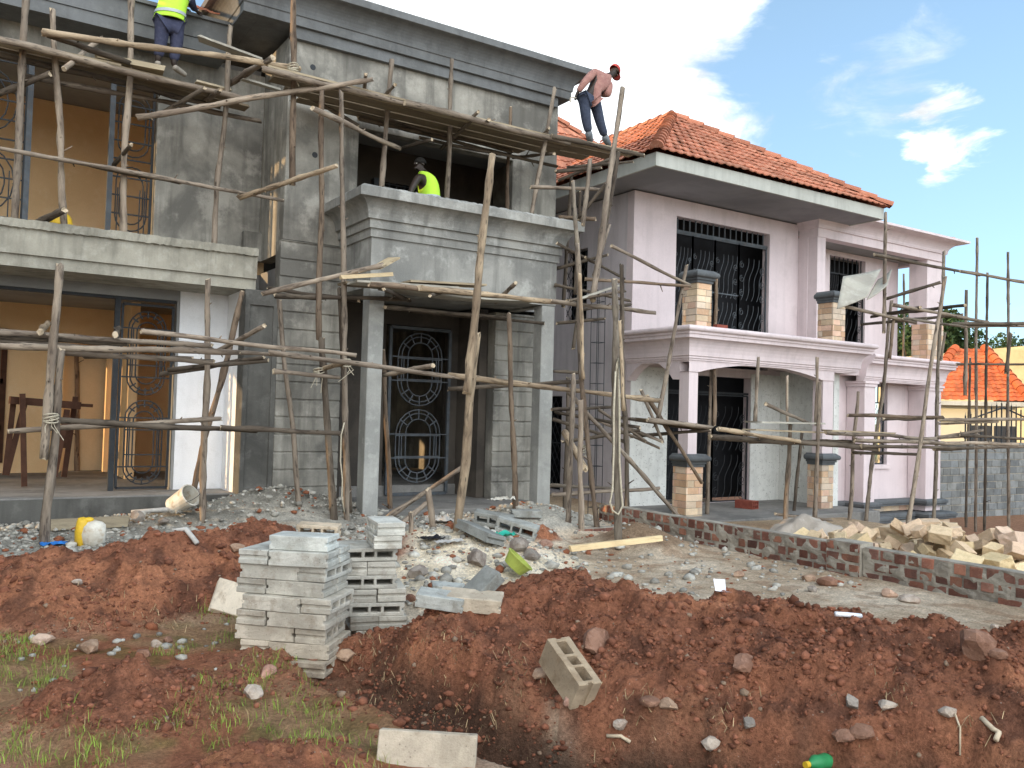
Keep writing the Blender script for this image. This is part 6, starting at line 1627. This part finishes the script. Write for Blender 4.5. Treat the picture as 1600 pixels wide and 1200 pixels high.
# trestle inside the ground floor room
tr_ = thing('trestle', 'dark wooden work trestle standing inside the ochre ground floor room', 'trestle', tuple(at(55, 742, 14.6).xy)+(.33,))
for (x0, y0, x1, y1, dy) in ((8, 742, 22, 620, 0), (10, 742, 40, 625, .0), (38, 760, 35, 615, -.3), (100, 700, 105, 640, 0), (100, 745, 118, 620, .3), (85, 745, 105, 640, -.2)):
    a, b = at(x0, y0, 14.6+dy), at(x1, y1, 14.6+dy); a.z = max(a.z, .33); m = MB(); m.bar(a, b, .075); part('leg', m, G['brownwood'], tr_)
m = MB(); m.bar(at(15, 625, 14.45), at(125, 634, 14.6), .11); part('top', m, G['brownwood'], tr_)
m = MB(); m.bar(at(35, 628, 14.75), at(145, 634, 14.75), .05); part('rail', m, G['brownwood'], tr_)

# ------------------------------------------------------------------ people
def skin(name, J, E, mat, parent, root=0, sub=2, smooth=True):
    """one continuous surface grown around joints J {name: (point, radius)} joined by E"""
    ks = list(J); off = rootloc(parent); me = bpy.data.meshes.new(name)
    me.from_pydata([tuple(Vector(J[k][0])-off) for k in ks], [(ks.index(a), ks.index(b)) for a, b in E], [])
    me.materials.append(mat); o = bpy.data.objects.new(name, me); link(o); o.parent = parent
    md = o.modifiers.new('skin', 'SKIN'); md.use_smooth_shade = smooth; md.branch_smoothing = .6
    for i, k in enumerate(ks):
        r = J[k][1]; sv = me.skin_vertices[0].data[i]; sv.radius = (r, r) if not hasattr(r, '__len__') else r; sv.use_root = (i == root)
    s = o.modifiers.new('sub', 'SUBSURF'); s.levels = s.render_levels = sub
    return o
def chain(*a): return list(zip(a[:-1], a[1:]))
def hand(J, E, wrist, palm_dir, side, key, s=1.0, curl=None):
    """palm, four bent fingers of unequal length and a thumb leaving the side of the palm"""
    w = Vector(J[wrist][0]); d = Vector(palm_dir).normalized(); sd = Vector(side); sd = (sd-d*sd.dot(d)).normalized(); c = Vector(curl) if curl else d.cross(sd)
    J[key+'p'] = (w+d*.05*s, .030*s); J[key+'k'] = (w+d*.085*s, .028*s); E += [(wrist, key+'p'), (key+'p', key+'k')]
    for i, L in enumerate((.068, .078, .072, .055)):
        b = w+d*.09*s+sd*(.027-.018*i)*s; J['%sf%da' % (key, i)] = (b+d*.02*s, .0095*s); J['%sf%db' % (key, i)] = (b+d*L*.62*s+c*.012*s, .0088*s); J['%sf%dc' % (key, i)] = (b+d*L*.85*s+c*.035*s, .0075*s)
        E += [(key+'k', '%sf%da' % (key, i)), ('%sf%da' % (key, i), '%sf%db' % (key, i)), ('%sf%db' % (key, i), '%sf%dc' % (key, i))]
    J[key+'t1'] = (w+d*.035*s+sd*.038*s, .012*s); J[key+'t2'] = (w+d*.075*s+sd*.055*s+c*.012*s, .009*s); E += [(key+'p', key+'t1'), (key+'t1', key+'t2')]
def head(J, E, neck, c, up, fwd, key, s=1.0):
    """skull, jaw, nose, brow and ears as part of the body surface"""
    c = Vector(c); up = Vector(up).normalized(); f = Vector(fwd); f = (f-up*f.dot(up)).normalized(); r = f.cross(up)
    J[key+'j'] = (c-up*.055*s+f*.018*s, (.066*s, .070*s)); J[key+'m'] = (c+up*.0*s, (.080*s, .088*s)); J[key+'t'] = (c+up*.062*s-f*.01*s, (.070*s, .078*s))
    E += [(neck, key+'j'), (key+'j', key+'m'), (key+'m', key+'t')]
    J[key+'n'] = (c+f*.098*s-up*.022*s, .016*s); J[key+'br'] = (c+f*.088*s+up*.015*s, .018*s); J[key+'c'] = (c+f*.078*s-up*.085*s, .024*s); J[key+'l'] = (c+f*.090*s-up*.056*s, .018*s)
    E += [(key+'m', key+'br'), (key+'br', key+'n'), (key+'j', key+'l'), (key+'l', key+'c')]
    for sg, q in ((1, 'e1'), (-1, 'e2')):
        J[key+q] = (c+r*sg*.088*s-up*.01*s-f*.008*s, (.010*s, .020*s)); E.append((key+'m', key+q))
def eyes(parent, c, up, fwd, s=1.0):
    c = Vector(c); up = Vector(up).normalized(); f = Vector(fwd); f = (f-up*f.dot(up)).normalized(); r = f.cross(up)
    for sg in (1, -1):
        m = MB(); v, fc = ICO1; p = c+f*.078*s+r*sg*.032*s+up*.0
        m.v = [tuple(p+Vector(q)*.010*s) for q in v]; m.f = [tuple(t) for t in fc]; m.m = [0]*len(fc); m.c = [None]*len(fc); part('eye', m, G['sack'], parent, smooth=True)
def cap_mesh(c, up, fwd, s, mat, parent, name, brim=True, low=-.1):
    c = Vector(c); up = Vector(up).normalized(); f = Vector(fwd); f = (f-up*f.dot(up)).normalized(); r = f.cross(up); m = MB(); n = 18; K = 7
    for k in range(K+1):
        el = low+(math.pi/2-low)*k/K
        for i in range(n):
            a = 2*math.pi*i/n; m.v.append(tuple(c+(f*math.cos(a)*.105+r*math.sin(a)*.092)*math.cos(el)*s+up*(.112*math.sin(el)*s)))
    for k in range(K):
        for i in range(n): i2 = (i+1) % n; m.f.append((k*n+i, k*n+i2, (k+1)*n+i2, (k+1)*n+i)); m.m.append(0); m.c.append(None)
    if brim:
        b = len(m.v)
        for i in range(9):
            a = -1.0+2.0*i/8; q = c+(f*math.cos(a)*.105+r*math.sin(a)*.092)*s; m.v.append(tuple(q)); m.v.append(tuple(q+f*.07*s-up*.012*s))
        for i in range(8): m.f.append((b+2*i, b+2*i+1, b+2*i+3, b+2*i+2)); m.m.append(0); m.c.append(None)
    o = part(name, m, mat, parent, smooth=True); s_ = o.modifiers.new('thick', 'SOLIDIFY'); s_.thickness = .006; return o
def loft(m, rings, n=20, mi=0, a0=0, a1=2*math.pi, closed=True):
    base = len(m.v); K = n if closed else n+1
    for (c, ax, rx, ay, ry) in rings:
        for k in range(K): a = a0+(a1-a0)*k/n; m.v.append(tuple(Vector(c)+Vector(ax)*rx*math.cos(a)+Vector(ay)*ry*math.sin(a)))
    for i in range(len(rings)-1):
        for k in range(n if closed else n): k2 = (k+1) % K; m.f.append((base+i*K+k, base+i*K+k2, base+(i+1)*K+k2, base+(i+1)*K+k)); m.m.append(mi); m.c.append(None)
# man in the red cap, seen from behind, leaning to the right on the upper deck
Y0 = 11.42
def A_(x, y, dy=0.0): return at(x, y, Y0+dy)
pa = thing('person', 'man in red cap and faded red shirt bending over on the upper deck', 'person', tuple(A_(935, 224)))
cen = A_(960, 111, .04); upv = (A_(964, 103, .04)-A_(953, 117, .0)); fw = Vector((.75, .35, -.55))
J = {'pel': (A_(921, 152), .115), 'sp': (A_(929, 140, .01), .12), 'ch': (A_(940, 125, .02), .145), 'nk': (A_(953, 117, .03), .05)}
E = chain('pel', 'sp', 'ch', 'nk')
for s_, hx, kx, ax, fx, dy in (('L', (913, 156), (916, 189), (921, 213), (923, 219), 0), ('R', (930, 160), (938, 193), (948, 219), (952, 226), .05)):
    J['h'+s_] = (A_(*hx, dy), .088); J['k'+s_] = (A_(*kx, dy-.01), .062); J['a'+s_] = (A_(*ax, dy+.02), .045); J['f'+s_] = (A_(*fx, dy+.12), .035); E += [('pel', 'h'+s_)]+chain('h'+s_, 'k'+s_, 'a'+s_, 'f'+s_)
J['sL'] = (A_(929, 112, .0), .062); J['eL'] = (A_(913, 129, -.03), .045); J['wL'] = (A_(903, 144, .03), .030); J['sR'] = (A_(953, 132, .02), .062); J['eR'] = (A_(950, 148, -.06), .045); J['wR'] = (A_(939, 147, .14), .030)
E += [('ch', 'sL'), ('sL', 'eL'), ('eL', 'wL'), ('ch', 'sR'), ('sR', 'eR'), ('eR', 'wR')]
head(J, E, 'nk', cen, upv, fw, 'H', .98); hand(J, E, 'wL', A_(899, 152, .06)-A_(903, 144, .03), (0, 1, 0), 'hl', .9); hand(J, E, 'wR', (-.5, .6, -.2), (0, 0, 1), 'hr', .9)
body = skin('body', J, E, G['skin'], pa)
eyes(body, cen, upv, fw)
JS = {k: (J[k][0], r) for k, r in (('pel', (.165, .125)), ('sp', (.165, .13)), ('ch', (.185, .15)), ('nk', .07), ('sL', .085), ('eL', .066), ('wL', .05), ('sR', .085), ('eR', .07), ('wR', .05))}
JS['hem'] = (A_(924, 157), (.165, .12))
skin('shirt', JS, [('hem', 'pel')]+chain('pel', 'sp', 'ch', 'nk')+[('ch', 'sL'), ('sL', 'eL'), ('eL', 'wL'), ('ch', 'sR'), ('sR', 'eR'), ('eR', 'wR')], G['shirt'], pa)
JT = {'pel': (A_(921, 153), .135), 'hL': (J['hL'][0], .112), 'kL': (J['kL'][0], .085), 'aL': (A_(920, 207), .07), 'hR': (J['hR'][0], .112), 'kR': (J['kR'][0], .085), 'aR': (A_(945, 213, .05), .07)}
skin('trousers', JT, [('pel', 'hL'), ('pel', 'hR')]+chain('hL', 'kL', 'aL')+chain('hR', 'kR', 'aR'), G['denim'], pa)
for s_, top in (('L', (919, 203, 0)), ('R', (944, 210, .05))):
    JB = {'t': (A_(*top), .078), 'a': (Vector(J['a'+s_][0])-Vector((0, 0, .02)), .062), 'f': (Vector(J['f'+s_][0]), .05), 'to': (Vector(J['f'+s_][0])+Vector((.02, .10, -.01)), .042)}
    skin('boot', JB, chain('t', 'a', 'f', 'to'), G['boot'], pa)
cap_mesh(cen+upv.normalized()*.012, upv, fw, 1.06, G['cap'], pa, 'cap', True, -.05)
m = MB(); h0 = A_(899, 153, .05); m.tube([h0+Vector((.02, 0, .0)), h0+Vector((-.07, 0, .0)), h0+Vector((-.10, 0, -.03)), h0+Vector((-.105, 0, -.10))], .012, 6)
solo('float_handle', m, G['whitepl'], tuple(h0), 'white handled plastering float held in the left hand of the man in the red cap', 'tool')
# man in the hi vis vest behind the parapet
Y0 = 11.72
pc = thing('person', 'man in a yellow green hi vis vest standing behind the balcony parapet', 'person', (A_(666, 420).x, Y0, 3.725))
cen = A_(656, 257); upv = Vector((-.05, 0, 1)); fw = Vector((-.93, -.12, -.05))
def Zc(x, y, z, dy=0): p = A_(x, y, dy); return Vector((p.x, p.y, z))
J = {'pel': (A_(669, 330), .13), 'sp': (A_(669, 306), .125), 'ch': (A_(667, 285), .15), 'nk': (A_(661, 269), .052)}
E = chain('pel', 'sp', 'ch', 'nk'); bx = J['pel'][0]
for s_, dy in (('L', -.1), ('R', .1)):
    J['h'+s_] = (bx+Vector((0, dy, -.08)), .095); J['k'+s_] = (bx+Vector((-.05, dy, -.50)), .065); J['a'+s_] = (Vector((bx.x, bx.y+dy, 3.82)), .045); J['f'+s_] = (Vector((bx.x-.14, bx.y+dy, 3.76)), .035); E += [('pel', 'h'+s_)]+chain('h'+s_, 'k'+s_, 'a'+s_, 'f'+s_)
J['sL'] = (A_(654, 276, -.13), .062); J['eL'] = (A_(643, 296, -.20), .047); J['wL'] = (A_(640, 309, -.26), .034); J['sR'] = (A_(671, 277, .15), .062); J['eR'] = (A_(655, 300, .22), .045); J['wR'] = (A_(642, 309, .05), .032)
E += [('ch', 'sL'), ('sL', 'eL'), ('eL', 'wL'), ('ch', 'sR'), ('sR', 'eR'), ('eR', 'wR')]
head(J, E, 'nk', cen, upv, fw, 'H', 1.0); hand(J, E, 'wL', (-.5, .4, -.25), (0, 0, 1), 'hl', .95); hand(J, E, 'wR', (-.5, -.3, -.2), (0, 0, 1), 'hr', .95)
body = skin('body', J, E, G['skin'], pc); eyes(body, cen, upv, fw)
cap_mesh(cen+Vector((.008, 0, .006)), upv, fw, .96, G['hair'], pc, 'hair', False, .05)
JT = {'pel': (bx+Vector((0, 0, -.02)), .15), 'hL': (J['hL'][0], .115), 'kL': (J['kL'][0], .085), 'aL': (J['aL'][0], .07), 'hR': (J['hR'][0], .115), 'kR': (J['kR'][0], .085), 'aR': (J['aR'][0], .07)}
skin('trousers', JT, [('pel', 'hL'), ('pel', 'hR')]+chain('hL', 'kL', 'aL')+chain('hR', 'kR', 'aR'), G['jeans'], pc)
JS = {'pel': (bx+Vector((0, 0, .05)), .145), 'sp': (J['sp'][0], .138), 'ch': (A_(668, 290), .14)}
skin('shirt', JS, chain('pel', 'sp', 'ch'), G['striped'], pc)
def vest(parent, centers, fwd, side, radii, band_i, name='vest', top=None):
    f = Vector(fwd).normalized(); sd = Vector(side).normalized(); m = MB()
    loft(m, [(c, sd, r[0], f, r[1]) for c, r in zip(centers, radii)], 24)
    v = part(name, m, G['lime'], parent, smooth=True); q = v.modifiers.new('thick', 'SOLIDIFY'); q.thickness = .008
    s_ = v.modifiers.new('sub', 'SUBSURF'); s_.levels = s_.render_levels = 1
    for i, t in band_i:
        a = Vector(centers[i]).lerp(Vector(centers[i+1]), t); b = Vector(centers[i]).lerp(Vector(centers[i+1]), t+.32); ra = [radii[i][k]+(radii[i+1][k]-radii[i][k])*t+.009 for k in (0, 1)]; rb = [radii[i][k]+(radii[i+1][k]-radii[i][k])*(t+.32)+.009 for k in (0, 1)]
        m = MB(); loft(m, [(a, sd, ra[0], f, ra[1]), (b, sd, rb[0], f, rb[1])], 24); part('reflective_band', m, G['reflect'], v, smooth=True)
cs = [A_(670, 337), A_(671, 318), A_(671, 303), A_(669, 288), A_(666, 276), A_(662, 269)]
vest(pc, cs, (-1, -.1, 0), (.08, -1, 0), [(.21, .17), (.20, .16), (.195, .155), (.205, .155), (.17, .125), (.075, .085)], [(1, .35)])
# worker on the upper left deck, head above the picture
Y0 = 12.5
pb = thing('person', 'worker in hi vis vest and navy trousers on the upper left deck', 'person', tuple(A_(262, 108)))
fw = Vector((.35, .93, 0)); upv = Vector((.2, .05, 1)); cen = A_(291, -52, .2)
J = {'pel': (A_(264, 32), .115), 'sp': (A_(269, 10, .02), .115), 'ch': (A_(277, -16, .06), .14), 'nk': (A_(285, -36, .12), .05)}
E = chain('pel', 'sp', 'ch', 'nk')
for s_, hx, kx, ax, fx, dy in (('L', (254, 38), (251, 69), (247, 92), (246, 101), 0), ('R', (276, 42), (276, 71), (271, 100), (279, 110), .02)):
    J['h'+s_] = (A_(*hx, dy), .088); J['k'+s_] = (A_(*kx, dy), .064); J['a'+s_] = (A_(*ax, dy), .045); J['f'+s_] = (A_(*fx, dy+.05), .034); E += [('pel', 'h'+s_)]+chain('h'+s_, 'k'+s_, 'a'+s_, 'f'+s_)
J['sL'] = (A_(262, -20, .0), .06); J['eL'] = (A_(268, 4, .25), .045); J['wL'] = (A_(288, 12, .42), .03); J['sR'] = (A_(294, -18, .06), .06); J['eR'] = (A_(299, 4, .12), .045); J['wR'] = (A_(304, 15, .34), .03)
E += [('ch', 'sL'), ('sL', 'eL'), ('eL', 'wL'), ('ch', 'sR'), ('sR', 'eR'), ('eR', 'wR')]
head(J, E, 'nk', cen, upv, fw, 'H', .95); hand(J, E, 'wL', (.5, .6, 0), (0, 0, 1), 'hl', .9); hand(J, E, 'wR', (.7, .5, -.1), (0, 0, 1), 'hr', .9)
body = skin('body', J, E, G['skin'], pb); eyes(body, cen, upv, fw, .95); cap_mesh(cen+Vector((0, -.008, .006)), upv, fw, .93, G['hair'], pb, 'hair', False, .05)
JT = {'pel': (A_(264, 33), .14), 'hL': (J['hL'][0], .118), 'kL': (J['kL'][0], .088), 'aL': (A_(247, 90), .066), 'hR': (J['hR'][0], .118), 'kR': (J['kR'][0], .088), 'aR': (A_(271, 97, .02), .066)}
skin('trousers', JT, [('pel', 'hL'), ('pel', 'hR')]+chain('hL', 'kL', 'aL')+chain('hR', 'kR', 'aR'), G['jeans'], pb)
JS = {k: (J[k][0], r) for k, r in (('sp', .13), ('ch', .15), ('sL', .078), ('eL', .062), ('wL', .045), ('sR', .078), ('eR', .062), ('wR', .045))}
skin('shirt', JS, [('sp', 'ch'), ('ch', 'sL'), ('sL', 'eL'), ('eL', 'wL'), ('ch', 'sR'), ('sR', 'eR'), ('eR', 'wR')], G['jeans'], pb)
for s_, t in (('L', (.02, .08, -.02)), ('R', (.12, .05, -.03))):
    JB = {'h': (Vector(J['a'+s_][0])-Vector((0, .03, .045)), .044), 'f': (Vector(J['f'+s_][0]), .046), 'to': (Vector(J['f'+s_][0])+Vector(t), .036)}; skin('shoe', JB, chain('h', 'f', 'to'), G['shoe'], pb)
cs = [A_(264, 33), A_(267, 18), A_(271, 4, .02), A_(276, -12, .05), A_(281, -27, .09), A_(284, -34, .11)]
vest(pb, cs, (.35, .93, 0), (.93, -.35, 0), [(.21, .165), (.195, .155), (.19, .15), (.20, .15), (.16, .12), (.075, .08)], [(0, .55), (2, .3)])
